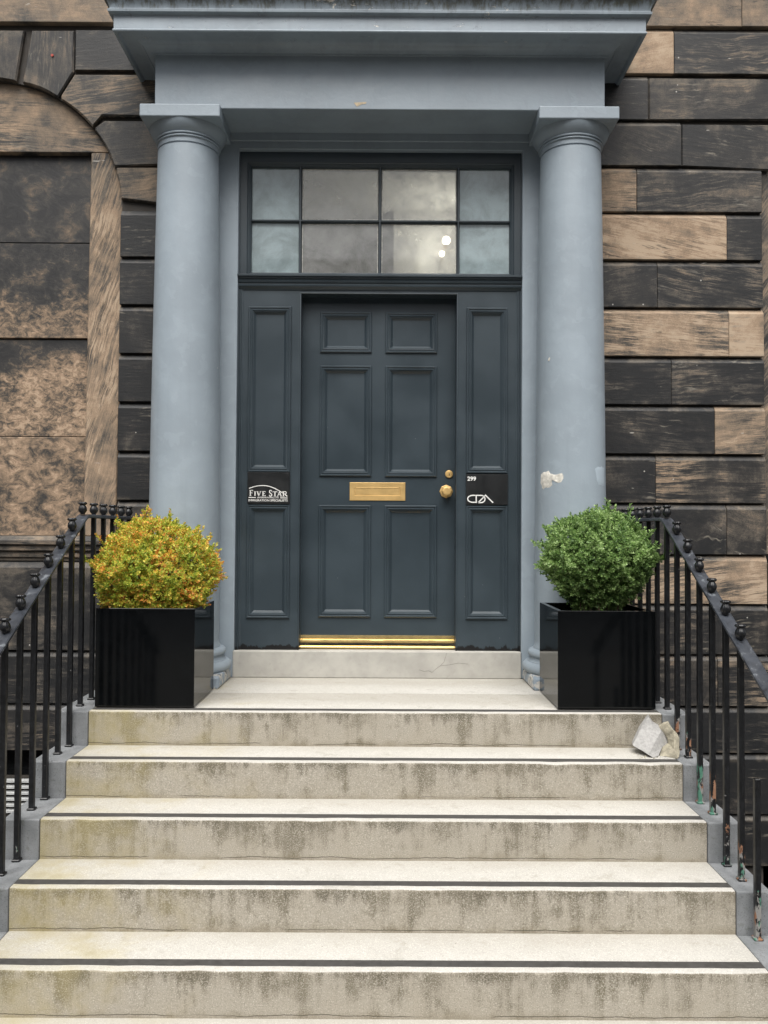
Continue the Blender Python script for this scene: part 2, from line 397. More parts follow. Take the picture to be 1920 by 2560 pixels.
def mat_iron():
    """Old black ironwork. Object colour R = how much of the foot is flaked to rust, green and primer."""
    t = NT('flaked_black_iron'); o = t.coord(); p = t.pos()
    oi = t.objinfo(); rgb = t.n('ShaderNodeSeparateColor'); t.put(rgb.inputs[0], oi['Color'])
    z = t.sep(o)[2]
    n = t.noise(t.mapping(p, scale=(44,44,19)), 1.0, 5, .7, .4); n2 = t.noise(p, 55, 3, .6); n3 = t.noise(t.mapping(p, scale=(22,22,7)), 1.0, 2, .5)
    c = t.mix(t.maprange(n2, .35, .65), (.004,.0045,.0055), (.010,.011,.013))
    low = t.math('MULTIPLY', t.maprange(z, .40, .06), rgb.outputs[0])
    m = t.math('ADD', t.math('MULTIPLY', t.math('SUBTRACT', n, .5), 2.6), t.math('SUBTRACT', low, .84))
    m1 = t.maprange(m, 0.0, .06)
    flake = t.ramp(n3, [(.36,(.06,.17,.12)), (.42,(.075,.19,.14)), (.44,(.22,.215,.20)), (.53,(.20,.195,.19)), (.55,(.22,.105,.058)), (.7,(.27,.15,.09))])
    flake.node.color_ramp.interpolation = 'LINEAR'
    c = t.mix(m1, c, flake)
    nk = t.math('MULTIPLY', t.maprange(t.noise(p, 34, 3, .7), .69, .73), .4)
    c = t.mix(nk, c, (.30,.30,.30))
    t.bump(t.math('ADD', n2, t.math('MULTIPLY', m1, -.8)), .3, .003)
    return t.done(c, t.mix(m1, (.33,)*3, (.8,)*3))

def mat_rail():
    t = NT('scuffed_rail_paint'); p = t.pos()
    n = t.noise(p, 20, 4, .65, .5); n2 = t.noise(p, 7, 3, .6)
    c = t.mix(t.maprange(n2, .3, .7), (.019,.022,.028), (.043,.049,.060))
    c = t.mix(t.math('MULTIPLY', t.maprange(n, .60, .68), .5), c, (.20,.22,.24))
    c = t.mix(t.math('MULTIPLY', t.maprange(n, .40, .34), .8), c, (.012,.012,.014))
    t.bump(t.math('ADD', n, t.noise(p, 60, 3, .6)), .35, .004)
    return t.done(c, t.maprange(n, .35, .65, .28, .5))

def mat_leaf(name, stops, scale=9):
    t = NT(name); p = t.pos(); g = t.n('ShaderNodeNewGeometry')
    rnd = g.outputs['Random Per Island']
    n = t.noise(p, scale, 3, .6)
    f = t.math('ADD', t.math('MULTIPLY', n, .95), t.math('MULTIPLY', t.math('SUBTRACT', rnd, .5), .42))
    c = t.ramp(f, stops)
    c = t.mix(t.math('MULTIPLY', t.math('FRACT', t.math('MULTIPLY', rnd, 17.3)), .22), c, (.07,.10,.02), 'MIX')
    t.done(c, .42, spec=.4)
    tr = t.n('ShaderNodeBsdfTranslucent'); t.put(tr.inputs[0], c)
    mx = t.n('ShaderNodeMixShader'); mx.inputs[0].default_value = .33
    t.t.links.new(t.b.outputs[0], mx.inputs[1]); t.t.links.new(tr.outputs[0], mx.inputs[2])
    t.t.links.new(mx.outputs[0], t.t.nodes['Material Output'].inputs[0])
    return t.m

def mat_glass(name, film, amount, patchy):
    """Old window glass with a dirty film: mostly clear or mostly milky."""
    t = NT(name); p = t.pos()
    n = t.noise(p, 5.0, 5, .65, .5); n2 = t.noise(p, 150, 2, .6); n3 = t.noise(p, 18, 4, .6)
    amt = t.math('MULTIPLY_ADD', t.math('SUBTRACT', n, .5), patchy, amount)
    amt = t.math('MULTIPLY_ADD', t.math('SUBTRACT', n2, .5), .22, amt)
    amt = t.math('MULTIPLY_ADD', t.math('SUBTRACT', n3, .5), patchy*.5, amt, clamp=True)
    d = t.n('ShaderNodeBsdfDiffuse'); t.put(d.inputs[0], t.mix(t.maprange(n, .35, .65), tuple(x*.8 for x in film), tuple(min(1,x*1.15) for x in film)))
    tl = t.n('ShaderNodeBsdfTranslucent'); t.put(tl.inputs[0], film)
    dm = t.n('ShaderNodeMixShader'); dm.inputs[0].default_value = .45
    t.t.links.new(d.outputs[0], dm.inputs[1]); t.t.links.new(tl.outputs[0], dm.inputs[2])
    tp = t.n('ShaderNodeBsdfTransparent'); tp.inputs[0].default_value = (.93,.95,.95,1)
    m1 = t.n('ShaderNodeMixShader'); t.put(m1.inputs[0], amt)
    t.t.links.new(tp.outputs[0], m1.inputs[1]); t.t.links.new(dm.outputs[0], m1.inputs[2])
    gl = t.n('ShaderNodeBsdfGlossy'); gl.inputs['Roughness'].default_value = .04
    fr = t.n('ShaderNodeFresnel'); fr.inputs[0].default_value = 1.5
    m2 = t.n('ShaderNodeMixShader'); t.put(m2.inputs[0], t.math('MULTIPLY', fr.outputs[0], 1.6))
    t.t.links.new(m1.outputs[0], m2.inputs[1]); t.t.links.new(gl.outputs[0], m2.inputs[2])
    t.t.links.new(m2.outputs[0], t.t.nodes['Material Output'].inputs[0])
    return t.m

STONE = mat_stone(); PANEL = mat_panel()
MORTAR = mat_simple('dark_mortar', (.045,.040,.035), .9, scale=20, bump=.4)
SILLST = None
GREY = mat_paint('blue_grey_paint', (.262,.310,.352), var=.08)
GREYM = mat_paint('weathered_blue_grey_paint', (.262,.310,.352), moss=True, stain=.25)
DOOR = mat_door('slate_door_paint', (.031,.044,.054), .33)
DOORF = mat_door('slate_frame_paint', (.033,.046,.056), .34)
STEP = mat_concrete('rendered_step', (.375,.350,.300))
KERB = mat_kerb()
SILL = mat_simple('pale_sill_stone', (.37,.36,.33), .8, var=.12, scale=6, bump=.25, spec=.3)
STRIP = mat_simple('anti_slip_rubber', (.047,.045,.042), .75, var=.25, scale=40, bump=.3)
IRON = mat_iron(); RAIL = mat_rail()
BRASS = mat_simple('worn_brass', (.60,.405,.165), .45, .55, .05, 26, .05)
BRASSP = mat_simple('polished_brass', (.80,.60,.27), .22, .8, .04, 20, .02)
BLACKG = mat_simple('gloss_black_fibreglass', (.0025,.003,.0035), .08, 0, .2, 12, .0, .35)
PLATE = mat_simple('black_acrylic', (.015,.016,.017), .32, 0, .15, 14, .0, .5)
WHITE = mat_simple('white_vinyl', (.70,.70,.68), .6, 0, .04, 60, 0)
SOIL = mat_simple('soil', (.03,.022,.015), .95, 0, .4, 50, .6)
TWIG = mat_simple('twig_bark', (.10,.07,.045), .85, 0, .3, 60, .3)
ROCKA = mat_simple('broken_concrete', (.34,.335,.325), .9, 0, .14, 70, .6, .2)
ROCKB = mat_simple('broken_stone', (.31,.285,.22), .9, 0, .4, 16, .8, .2)
CHIP = mat_simple('bare_plaster', (.56,.54,.49), .85, 0, .3, 30, .5)
PAVE = mat_simple('dark_paving', (.10,.097,.09), .85, 0, .18, 40, .4, .25)  # tone kept dark to cut light bounced up under the cornice
ROAD = mat_simple('asphalt', (.05,.05,.052), .85, 0, .25, 30, .3)
WELL = mat_simple('damp_basement_floor', (.05,.05,.048), .7, 0, .3, 9, .3)
HALL = mat_simple('hall_plaster', (.50,.495,.475), .8, 0, .05, 3, .1)
TERR = mat_simple('far_sandstone', (.07,.06,.05), .9, 0, .3, 1.2, .2)
VOID = mat_simple('dark_glass', (.012,.013,.014), .15, 0, .1, 3, 0)
VENTW = mat_simple('white_louvre_metal', (.40,.41,.41), .45, .2, .1, 30, .1)
GLASSC = mat_glass('dusty_clear_glass', (.46,.465,.46), .54, .6)
GLASSS = mat_glass('milky_blue_glass', (.52,.63,.655), .92, .5)
LEAFR = mat_leaf('box_leaf_green', [(.25,(.10,.185,.06)), (.42,(.20,.335,.10)), (.58,(.32,.47,.16)), (.75,(.48,.64,.29))])
LEAFL = mat_leaf('box_leaf_turning', [(.24,(.26,.37,.05)), (.44,(.58,.63,.09)), (.535,(.80,.70,.12)), (.60,(.84,.52,.10)), (.70,(.86,.34,.08))], 6.5)
RED = mat_simple('red_plastic', (.45,.05,.03), .5, 0, .1, 30, 0)
tb = NT('lamp_glow'); tb.b.inputs['Emission Color'].default_value = (1,.85,.6,1); tb.b.inputs['Emission Strength'].default_value = 9; BULB = tb.done((.9,.85,.75), .4)

# ------------------------------------------------------------------ dimensions
YW = 1.05            # face of the rusticated wall
RZ, TR, W2 = .1748, .2976, 1.485

# ------------------------------------------------------------------ ground
pv = MB(); pv.add([(-150,-9,-1.05),(150,-9,-1.05),(150,-1.80,-1.05),(-150,-1.80,-1.05)], [(0,1,2,3)])
tag(pv.build('pavement', PAVE), kind='structure')
rd = MB(); rd.add([(-150,-150,-1.16),(150,-150,-1.16),(150,-9,-1.16),(-150,-9,-1.16),(-150,-9,-1.05),(150,-9,-1.05)], [(0,1,2,3),(3,2,5,4)])
tag(rd.build('road', ROAD), kind='structure')
bf = MB(); bf.add([(-150,-1.80,-3),(150,-1.80,-3),(150,3,-3),(-150,3,-3),(-150,-1.80,-1.05),(150,-1.80,-1.05)], [(0,1,2,3),(0,4,5,1)])
tag(bf.build('basement_floor', WELL), kind='structure')

# ------------------------------------------------------------------ the stone house front
house = thing('stone_townhouse', 'soot-blackened sandstone house front with channelled courses around the grey doorway', 'house')
CX, CZ, CR = -2.55, 3.03, .863           # blind arch to the left
def arc(cx, r, a0, a1, n=20): return [(cx+r*math.cos(a0+(a1-a0)*i/n), CZ+r*math.sin(a0+(a1-a0)*i/n)) for i in range(n+1)]
bk = MB()
YB = YW+.030
# backing of the recessed joints, with the two arched openings left out; widened beyond view to block side light
lp = [(-1.0,-3),(-1.0,9.0),(-16,9.0),(-16,-3),(CX-CR,-3),(CX-CR,3.03)]+arc(CX,CR,math.pi,0)[1:-1]+[(CX+CR,3.03),(CX+CR,-3)]
RCX = 3.365
rp = [(1.0,-3),(RCX-CR,-3),(RCX-CR,3.03)]+arc(RCX,CR,math.pi,0)[1:-1]+[(RCX+CR,3.03),(RCX+CR,-3),(16,-3),(16,9.0),(1.0,9.0)]
for poly in (lp, rp): bk.prism_y(poly, YB, YB+.3)
bk.box(-1.0, 1.0, YB, YB+.3, 3.62, 9.0)
bk.build('backing_wall', MORTAR, house)

def stone(x0, x1, z0, z1, tan, ang=.0, con=.3, swirl=.3, out=0.0, chan=True):
    g = .0012; y = YW-out+random.uniform(-.003,.003)
    if chan: prof = [(YB+.05,z0),(y+.002,z0),(y,z0+.004),(y,z1-.040),(y+.003,z1-.036),(YB-.006,z1-.006),(YB+.05,z1-.005)]
    else: prof = [(YB+.05,z0),(y+.002,z0),(y,z0+.004),(y,z1-.005),(y+.003,z1-.001),(YB+.05,z1-.001)]
    m = MB(); m.prism_x(prof, x0+g, x1-g)
    o = m.build('stone', STONE, house, recenter=True, bevel=.0025)
    o.color = (tan+.02*(tan < .3), ang, con*(1.1 if tan < .4 else .85), swirl); return o
ZJ = [4.261, 3.95, 3.645, 3.34, 3.036, 2.721, 2.407, 2.088, 1.772, 1.451, 1.132, .799, .479, .154, -.178, -.478, -.869, -1.2]
RIGHT = [
 [(1.15,1.928,.86,.05,.12,.5),(1.928,2.815,.22,0,.42,1.0)],
 [(1.15,1.759,.10,0,.15,.5)],
 [(1.15,1.974,.16,.9,.15,.8)],
 [(1.15,1.682,.52,0,.35,.3),(1.682,2.502,.20,.02,.26,.8)],
 [(1.15,2.27,.80,.93,.36,.15),(2.27,2.502,.12,0,.25,.4)],
 [(1.15,1.815,.14,.05,.12,.5),(1.815,2.506,.17,.94,.36,.5)],
 [(1.15,2.281,.74,.97,.50,.3),(2.281,2.510,.90,0,.16,.2)],
 [(1.15,1.907,.10,.0,.34,.3),(1.907,2.513,.13,.02,.26,.6)],
 [(1.15,2.187,.11,.96,.22,.5),(2.187,2.516,.66,.03,.35,.6)],
 [(1.15,1.804,-.02,0,.25,.4),(1.804,2.52,.36,0,.42,.4)],
 [(1.15,2.263,.15,.05,.22,2.2),(2.263,2.523,.22,.9,.12,1.2)],
 [(1.15,2.526,.70,.04,.48,.35)],
 [(1.15,1.95,.08,0,.3,.5),(1.95,2.53,.13,.02,.3,.8)],
 [(1.15,2.2,.30,0,.45,.5),(2.2,2.533,.24,0,.4,.5)],
 [(1.15,1.8,.0,0,.3,.4),(1.8,2.536,-.02,0,.35,.4)],
 [(1.15,2.1,-.1,0,.3,.4),(2.1,2.54,-.1,0,.3,.4)],
 [(1.15,2.54,-.12,0,.3,.4)]]
for k, row in enumerate(RIGHT):
    for (x0,x1,*pr) in row: stone(x0, x1, ZJ[k+1], ZJ[k], *pr)
LEFTD = {4:(-.04,.0,.2,.3), 5:(-.03,.02,.26,.3), 6:(-.06,.95,.22,.4), 7:(-.02,.0,.28,.3), 8:(-.03,.0,.3,.3), 9:(-.05,.0,.24,.3), 10:(.42,.0,.3,.4), 11:(.2,0,.3,.4), 12:(.12,0,.3,.4)}
for k, pr in LEFTD.items(): stone(-1.692 if k<11 else -1.66, -1.12, ZJ[k+1], ZJ[k], *pr)
# upper band of plain ashlar
for x0,x1,pr in ((-6,-2.9,(.6,0,.15,.5)),(-2.9,-1.3,(.62,0,.16,.5)),(-1.3,.2,(.6,0,.2,.5)),(.2,1.3,(.55,0,.2,.5)),(1.3,2.371,(.60,0,.14,.5)),(2.371,4,(.52,0,.16,.6))):
    stone(x0, x1, 4.261, 4.72, *pr, out=.012, chan=False); stone(x0+.4, x1+.4, 4.72, 5.2, *pr, out=.012, chan=False)
# wedge stones of the blind arch
def wedge(poly, pr):
    y = YW+random.uniform(-.003,.003)
    c = np.mean(np.array(poly),0)
    m = MB(); n = len(poly)
    inner = [tuple(np.array(p)+(c-np.array(p))/np.linalg.norm(c-np.array(p))*.011) for p in poly]
    vs = [(x,y,z) for x,z in inner]+[(x,y+.009,z) for x,z in poly]+[(x,YB+.05,z) for x,z in poly]
    fs = [tuple(range(n))]+[(i,(i+1)%n,n+(i+1)%n,n+i) for i in range(n)]+[(n+i,n+(i+1)%n,2*n+(i+1)%n,2*n+i) for i in range(n)]
    m.add(vs, fs)
    o = m.build('voussoir', STONE, house, recenter=True); o.color = pr
def onarc(x, cx=CX): return (x, CZ+math.sqrt(max(0, CR**2-(x-cx)**2)))
def arcpts(xa, xb, n=5): return [onarc(xa+(xb-xa)*i/n) for i in range(n+1)]
wedge([(-2.338,4.213)]+[(-2.752,4.213)]+arcpts(-2.70,-2.385,4), (.30,.5,.12,.4))
wedge([(-2.011,4.216),(-2.289,4.214)]+arcpts(-2.345,-2.110,4)+[(-2.011,3.94)], (.36,.49,.22,.4))
wedge([(-1.15,4.222),(-2.008,4.219),(-2.006,3.952),(-1.15,3.952)], (.17,.04,.34,.3))
wedge([(-1.15,3.922),(-2.005,3.922),(-2.090,3.783)]+arcpts(-2.088,-1.884,4)+[(-1.822,3.648),(-1.15,3.648)], (.40,.05,.30,.3))
wedge([(-1.15,3.617),(-1.808,3.617),(-1.865,3.573)]+arcpts(-1.866,-1.735,4)+[(-1.15,3.343)], (.32,.04,.12,.6))
wedge([(-1.15,3.308),(-1.722,3.308)]+arcpts(-1.722,-1.690,3)+[(-1.15,3.040)], (.44,.04,.22,.6))
def mir(pl): return [(RCX-(x-CX), z) for x,z in pl]
def xr(X): return CX+RCX-X      # where a right-hand x lands before mirroring
wedge(mir([(xr(1.7605),3.922),(-2.005,3.922),(-2.090,3.783)]+arcpts(-2.088,-1.884,4)+[(-1.822,3.648),(xr(1.7605),3.648)]), (.24,.02,.22,1.2))
wedge(mir([(xr(1.9755),3.617),(-1.808,3.617),(-1.865,3.573)]+arcpts(-1.866,-1.735,4)+[(xr(1.9755),3.343)]), (.10,.95,.34,.4))
wedge(mir([(-2.011,4.216),(-2.289,4.214)]+arcpts(-2.345,-2.110,4)+[(-2.011,3.94)]), (.3,.49,.22,.4))
wedge(mir([(-2.338,4.213)]+[(-2.752,4.213)]+arcpts(-2.70,-2.385,4)), (.2,.5,.12,.4))
# plain courses on the far sides of both arched openings
for k_ in range(len(ZJ)-1):
    d_ = math.sqrt(max(0, CR**2-max(0, ZJ[k_]-.31-CZ)**2)) if ZJ[k_] > CZ else CR
    if ZJ[k_] < 4.0 or k_ == 0:
        a_ = CR+.004 if k_ > 2 else CR+.02
        stone(-5.4, CX-a_, ZJ[k_+1], ZJ[k_], random.uniform(.05,.5), 0, .3, .4); stone(RCX+a_, 6.2, ZJ[k_+1], ZJ[k_], random.uniform(.05,.5), 0, .3, .4)
    if k_ > 10: stone(2.545, RCX+CR, ZJ[k_+1], ZJ[k_]-(.05 if k_ == 11 else 0), random.uniform(.05,.3), 0, .3, .4)

# blind window: lunette, jambs, slabs, sill
bw = link('blind_window', None, house)
def slab(name, mat, m, pr, **k):
    o = m.build(name, mat, bw, recenter=True, **k); o.color = pr; return o
m = MB(); m.prism_y(arc(CX, CR-.002, 0, math.pi, 28)[:-1] + [(CX-CR+.002, CZ),(CX-CR+.002,CZ)][:1], YW+.058, YW+.3)
lun = [(x,z) for x,z in arc(CX, CR-.002, math.asin((3.43-CZ)/CR), math.pi-math.asin((3.43-CZ)/CR), 26)]
m = MB(); m.prism_y(lun, YW+.052, YW+.34); slab('lunette_stone', STONE, m, (.60,.985,.34,.5), bevel=.004)
xj = CX+CR
low = [(CX+CR*math.cos(a)-.002, CZ+CR*math.sin(a)) for a in [i*math.asin((3.427-CZ)/CR)/5 for i in range(6)]]
m = MB(); m.prism_y([(-1.925,.896),(xj-.028,.896),(xj-.01,2.0),(xj-.003,2.9)]+low+[(-1.905,3.427)], YW+.050, YW+.36)
slab('jamb', STONE, m, (.74,.41,.36,.6), bevel=.006)
m = MB(); m.prism_y([(-3.413,.896),(-3.19,.896),(-3.19,3.427),(-3.315,3.427),(-3.413,3.03)], YW+.050, YW+.36); slab('jamb', STONE, m, (.6,.3,.4,.3), bevel=.006)
for z0,z1,pr,dy in ((2.842,3.43,(.15,.17,.2,.4),.0),(2.206,2.839,(.56,.16,.42,.85),.0),(1.553,2.200,(.68,.14,.74,1.15),.014),(.896,1.55,(.60,.62,.5,.65),.011)):
    m = MB(); m.box(-3.19, -1.915, YW+.10+dy, YW+.4, z0, z1); slab('slab', PANEL, m, pr, bevel=.004)
m = MB(); m.prism_x([(YW+.3,.9),(YW+.0,.896),(YW-.025,.868),(YW-.025,.842),(YW-.008,.838),(YW-.008,.802),(YW+.01,.798),(YW+.010,.760),(YW+.022,.752),(YW+.024,.735),(YW+.3,.735)], -3.5, -1.665)
slab('window_sill', STONE, m, (.38,0,.3,.3), bevel=.002)
# courses under the sill, down into the basement area
for z0,z1,rows in ((.159,.732,((-3.4,-1.675,.24,.04,.13,2.0),)), (-.184,.159,((-3.4,-2.2,.10,0,.3,.4),(-2.2,-1.66,.08,0,.3,.4))), (-.484,-.184,((-3.4,-1.66,.24,.02,.35,.8),))):
    for (x0,x1,*pr) in rows: stone(x0, x1, z0, z1, *pr)
stone(-1.95, -1.66, -1.0, -.484, .06, 0, .3, .4); stone(-3.4, -2.62, -1.0, -.484, .06, 0, .3, .4)
stone(-1.95, -1.66, -1.6, -1.0, .06, 0, .3, .4); stone(-3.4, -1.95, -1.9, -1.35, .06, 0, .3, .4)
# basement window
bwin = link('basement_window', None, house)
m = MB(); m.box(-2.62, -1.95, YW+.16, YW+.19, -1.35, -.484); m.build('pane', VOID, bwin)
m = MB(); m.box(-2.62,-1.95,YW+.10,YW+.15,-1.35,-1.30); m.box(-2.62,-2.57,YW+.10,YW+.15,-1.30,-.484); m.box(-2.0,-1.95,YW+.10,YW+.15,-1.30,-.484)
m.build('window_frame', MORTAR, bwin)
# grille
vent = thing('louvre_vent', 'pale louvred vent in the dark basement window behind the left railing', 'vent')
m = MB(); m.frame_rect(-2.46,-2.12,-.93,-.665, YW+.10, [(0,0),(0,.02),(.02,.02),(.02,0)]); m.box(-2.46,-2.12,YW+.085,YW+.10,-.93,-.665); m.build('frame', MORTAR, vent)
for z in (-.700,-.739,-.778,-.817,-.856,-.895):
    m = MB(); m.prism_x([(YW+.083,z+.012),(YW+.066,z+.002),(YW+.064,z-.010),(YW+.068,z-.008),(YW+.083,z+.008)], -2.438, -2.142); m.build('slat', VENTW, vent)
# the matching arched window on the right, only its near edge in the photograph
rw = link('arched_window', None, house)
m = MB(); m.prism_y([(2*0+RCX+(x-CX), z) for x,z in lun], YW+.052, YW+.34); o = m.build('lunette_stone', STONE, rw, recenter=True, bevel=.004); o.color = (.6,.03,.4,.35)
for sg in (-1, 1):
    pts = [(RCX+sg*(x-CX), z) for x,z in [(-1.925,.80),(xj-.003,.80),(xj-.003,2.9)]+low+[(-1.905,3.427)]]
    m = MB(); m.prism_y(pts, YW+.050, YW+.36); o = m.build('jamb', STONE, rw, recenter=True, bevel=.006); o.color = (.5,.3,.3,.3)
m = MB(); m.box(RCX-.66, RCX+.66, YW+.2, YW+.25, .78, 3.45); m.build('pane', VOID, rw)
# red plug in the arch stone
m = MB(); m.lathe([(.0035,0),(.0035,.006),(.0085,.006),(.0085,.0)], n=12); me = m.mesh('wall_plug', RED, angle=40)
o = link('wall_plug', me, house); o.location = (-2.150, YW-.001, 4.045); o.rotation_euler = (math.pi/2,0,0)

# ------------------------------------------------------------------ portico
port = thing('doorway_portico', 'blue-grey painted stone portico with two round columns and a deep cornice', 'portico')
YA = .87; XC = 1.207
inf = MB()
inf.prism_y([(-1.21,0),(-.916,0),(-.912,3.412),(.927,3.412),(.923,0),(1.21,0),(1.21,3.515),(-1.21,3.515)], 1.0, 1.34)
inf.build('wall_infill', GREY, port, bevel=.004)
# entablature block with soffit
def usweep(m, prof, hw, yf, yb):
    rows = [[(-hw-d, yb, z) for d,z in prof], [(-hw-d, yf-d, z) for d,z in prof], [(hw+d, yf-d, z) for d,z in prof], [(hw+d, yb, z) for d,z in prof]]
    m.sweep(rows, prof); return m
fr = MB(); fr.box(-1.372, 1.374, .68, 1.10, 3.511, 3.85)
fr.build('frieze', GREY, port, bevel=.005, seg=2)
so = MB(); so.box(-.965, .965, .985, 1.0, 3.46, 3.513); so.build('inner_band', GREY, port, bevel=.003)
cn = MB()
prof = [(-.02,3.84),(.012,3.838),(.014,3.846),(.030,3.852),(.046,3.864),(.052,3.868),(.056,3.866),(.060,3.872),(.085,3.884),(.160,3.886),(.166,3.880),(.172,3.872),(.190,3.872),(.193,3.878),(.190,3.885),(.186,3.887),
        (.187,3.966),(.190,3.970),(.200,3.9715),(.214,3.975),(.216,3.988),(.210,3.991),(.207,3.998),(.209,4.010),(.216,4.030),(.228,4.050),(.240,4.060),(.248,4.064),(.250,4.082),(.246,4.088),(.10,4.12),(-.30,4.16)]
usweep(cn, prof, 1.380, .68, 1.062)
cn.build('cornice', GREYM, port, angle=32)
lead = MB(); usweep(lead, [(.252,4.079),(.256,4.081),(.256,4.089),(.249,4.093),(.10,4.126),(-.28,4.166)], 1.380, .68, 1.062)
lead.build('lead_flashing', mat_simple('pale_lead', (.46,.46,.44), .6, 0, .3, 18, .5), port, angle=30)
# paint losses
def chip(name, pts, y, mat, parent, th=.0016):
    m = MB(); m.prism_y(pts, y-th, y+.002); return m.build(name, mat, parent)
BAREW = mat_simple('bare_wood', (.55,.45,.31), .8, 0, .15, 40, .3)
chip('paint_loss', [(-.157,3.551),(-.118,3.554),(-.080,3.556),(-.084,3.546),(-.112,3.541),(-.128,3.532),(-.139,3.527),(-.146,3.536)], .68, BAREW, port)
# columns
def column(x, label=None):
    zb = .222
    prof = [(.2195,zb)]
    for i in range(1,15):
        u = i/14; z = zb+.03+u*(3.300-zb-.03)
        r = .2195-(.2195-.188)*(u**1.7) if u>0 else .2195
        prof.append((r,z))
    prof += [(.188,3.303),(.181,3.306),(.181,3.312),(.188,3.315),(.189,3.345)]
    sh = MB(); sh.lathe(prof, x, YA, 72)
    c = sh.build('column', GREY, port, angle=30)
    ca_ = MB()
    ca_.lathe([(.187,3.336),(.187,3.342),(.197,3.345),(.1985,3.349),(.197,3.353),(.190,3.354),(.190,3.359),(.202,3.361),(.2035,3.365),(.202,3.369),(.197,3.370),(.198,3.374),(.210,3.385),(.223,3.402),(.233,3.421),(.2375,3.437)], x, YA, 72)
    ca_.build('echinus', GREY, c, angle=30)
    ab = MB(); ab.box(x-.2425, x+.2425, .628, 1.0, 3.437, 3.5135); ab.build('abacus', GREY, c, bevel=.006, seg=2)
    ba = MB()
    def tor(zc, r, h, n=7): return [(r+h*math.sin(math.pi*i/(n-1)), zc-h*math.cos(math.pi*i/(n-1))) for i in range(n)]
    ba.lathe([(.262,.070)]+tor(.103,.262,.034)+[(.262,.140),(.252,.146),(.247,.158),(.250,.166)]+tor(.188,.240,.022)+[(.236,.213),(.228,.216),(.228,.224),(.2215,.232),(.2197,.262)], x, YA, 64)
    ba.build('base_moulding', GREY, c, angle=40)
    pl = MB(); pl.box(x-.275, x+.275, .600, 1.0, 0, .074); pl.build('plinth', PLINTH, c, bevel=.012, seg=2, jitter=.003)
    return c
tp = NT('flaking_plinth_paint'); p = tp.pos(); n = tp.noise(p, 14, 4, .65, .6); g = tp.noise(p, 60, 3, .6)
cc = tp.mix(tp.maprange(n, .47, .50), (.25,.30,.35), tp.mix(g, (.36,.35,.33), (.62,.60,.55))); cc = tp.mix(tp.maprange(n,.60,.63), cc, (.09,.11,.13))
tp.bump(n, .6, .006); PLINTH = tp.done(cc, .6)
colL = column(-XC); colR = column(XC)
# big plaster patch showing on the right shaft, curved with it
def shaft_patch(cx, pts, name, mat, parent, r=.2135, lift=.0022):
    # pts: (angle deg from -Y, z) outline; fan grid
    m = MB(); c = np.mean(np.array(pts),0); n = len(pts); rings = 4; vs = []
    for k in range(rings+1):
        for a,z in pts:
            q = c+(np.array((a,z))-c)*k/rings
            t = R_(q[0]); rr = r+ (lift if k<rings else -.002)
            zz = (q[1]-.25)/3.05; rloc = .2195-(.2195-.188)*(max(0,zz)**1.7)+(lift if k<rings else -.001)
            vs.append((cx+rloc*math.sin(t), YA-rloc*math.cos(t), q[1]))
    fs = []
    for k in range(rings):
        for i in range(n):
            j = (i+1)%n; fs.append((k*n+i,k*n+j,(k+1)*n+j,(k+1)*n+i))
    m.add(vs, fs); return m.build(name, mat, parent, angle=50)
P = [(-70,1.30),(-62,1.313),(-50,1.318),(-47,1.300),(-43,1.296),(-38,1.290),(-33,1.291),(-29,1.296),(-24,1.300),(-22,1.288),(-22,1.262),(-26,1.240),(-31,1.236),(-32,1.252),(-37,1.262),(-42,1.258),(-44,1.240),(-42,1.222),(-48,1.208),(-52,1.205),(-58,1.208),(-63,1.196),(-67,1.204),(-72,1.24)]
shaft_patch(XC, P, 'paint_loss', CHIP, colR)
LT = mat_paint('lighter_touch_up', (.35,.415,.47), .05)
shaft_patch(XC, [(28,1.33),(36,1.345),(48,1.35),(58,1.345),(60,1.28),(62,1.215),(50,1.212),(38,1.22),(33,1.25)], 'touch_up', LT, colR, lift=.0012)
shaft_patch(XC, [(-52,2.006),(-49,2.012),(-48,2.0),(-50,1.985),(-53,1.99)], 'paint_loss', CHIP, colR)

# ------------------------------------------------------------------ doorcase
case = thing('doorcase', 'slate-grey panelled doorcase with side panels, moulded transom and eight-pane fanlight', 'doorframe')
YF = 1.04
def board(x0, x1, z0, z1, y0, y1, name, mat, parent, b=.003): m = MB(); m.box(x0,x1,y0,y1,z0,z1); return m.build(name, mat, parent, bevel=b)
XO0, XO1, DX0, DX1 = -.914, .925, -.512, .514
BOL = [(0,-.002),(0,.009),(.004,.013),(.010,.013),(.014,.008),(.017,.008),(.020,.011),(.026,.010),(.029,.004),(.033,.004),(.036,.000),(.045,-.009),(.048,-.012)]
def panelled(x0, x1, z0, z1, y, parent, name='panel', mat=DOOR):
    m = MB(); m.frame_rect(x0, x1, z0, z1, y, BOL)
    d = BOL[-1][0]; m.add([(x0+d,y+.012,z0+d),(x1-d,y+.012,z0+d),(x1-d,y+.012,z1-d),(x0+d,y+.012,z1-d)], [(0,1,2,3)])
    return m.build(name, mat, parent, angle=25)
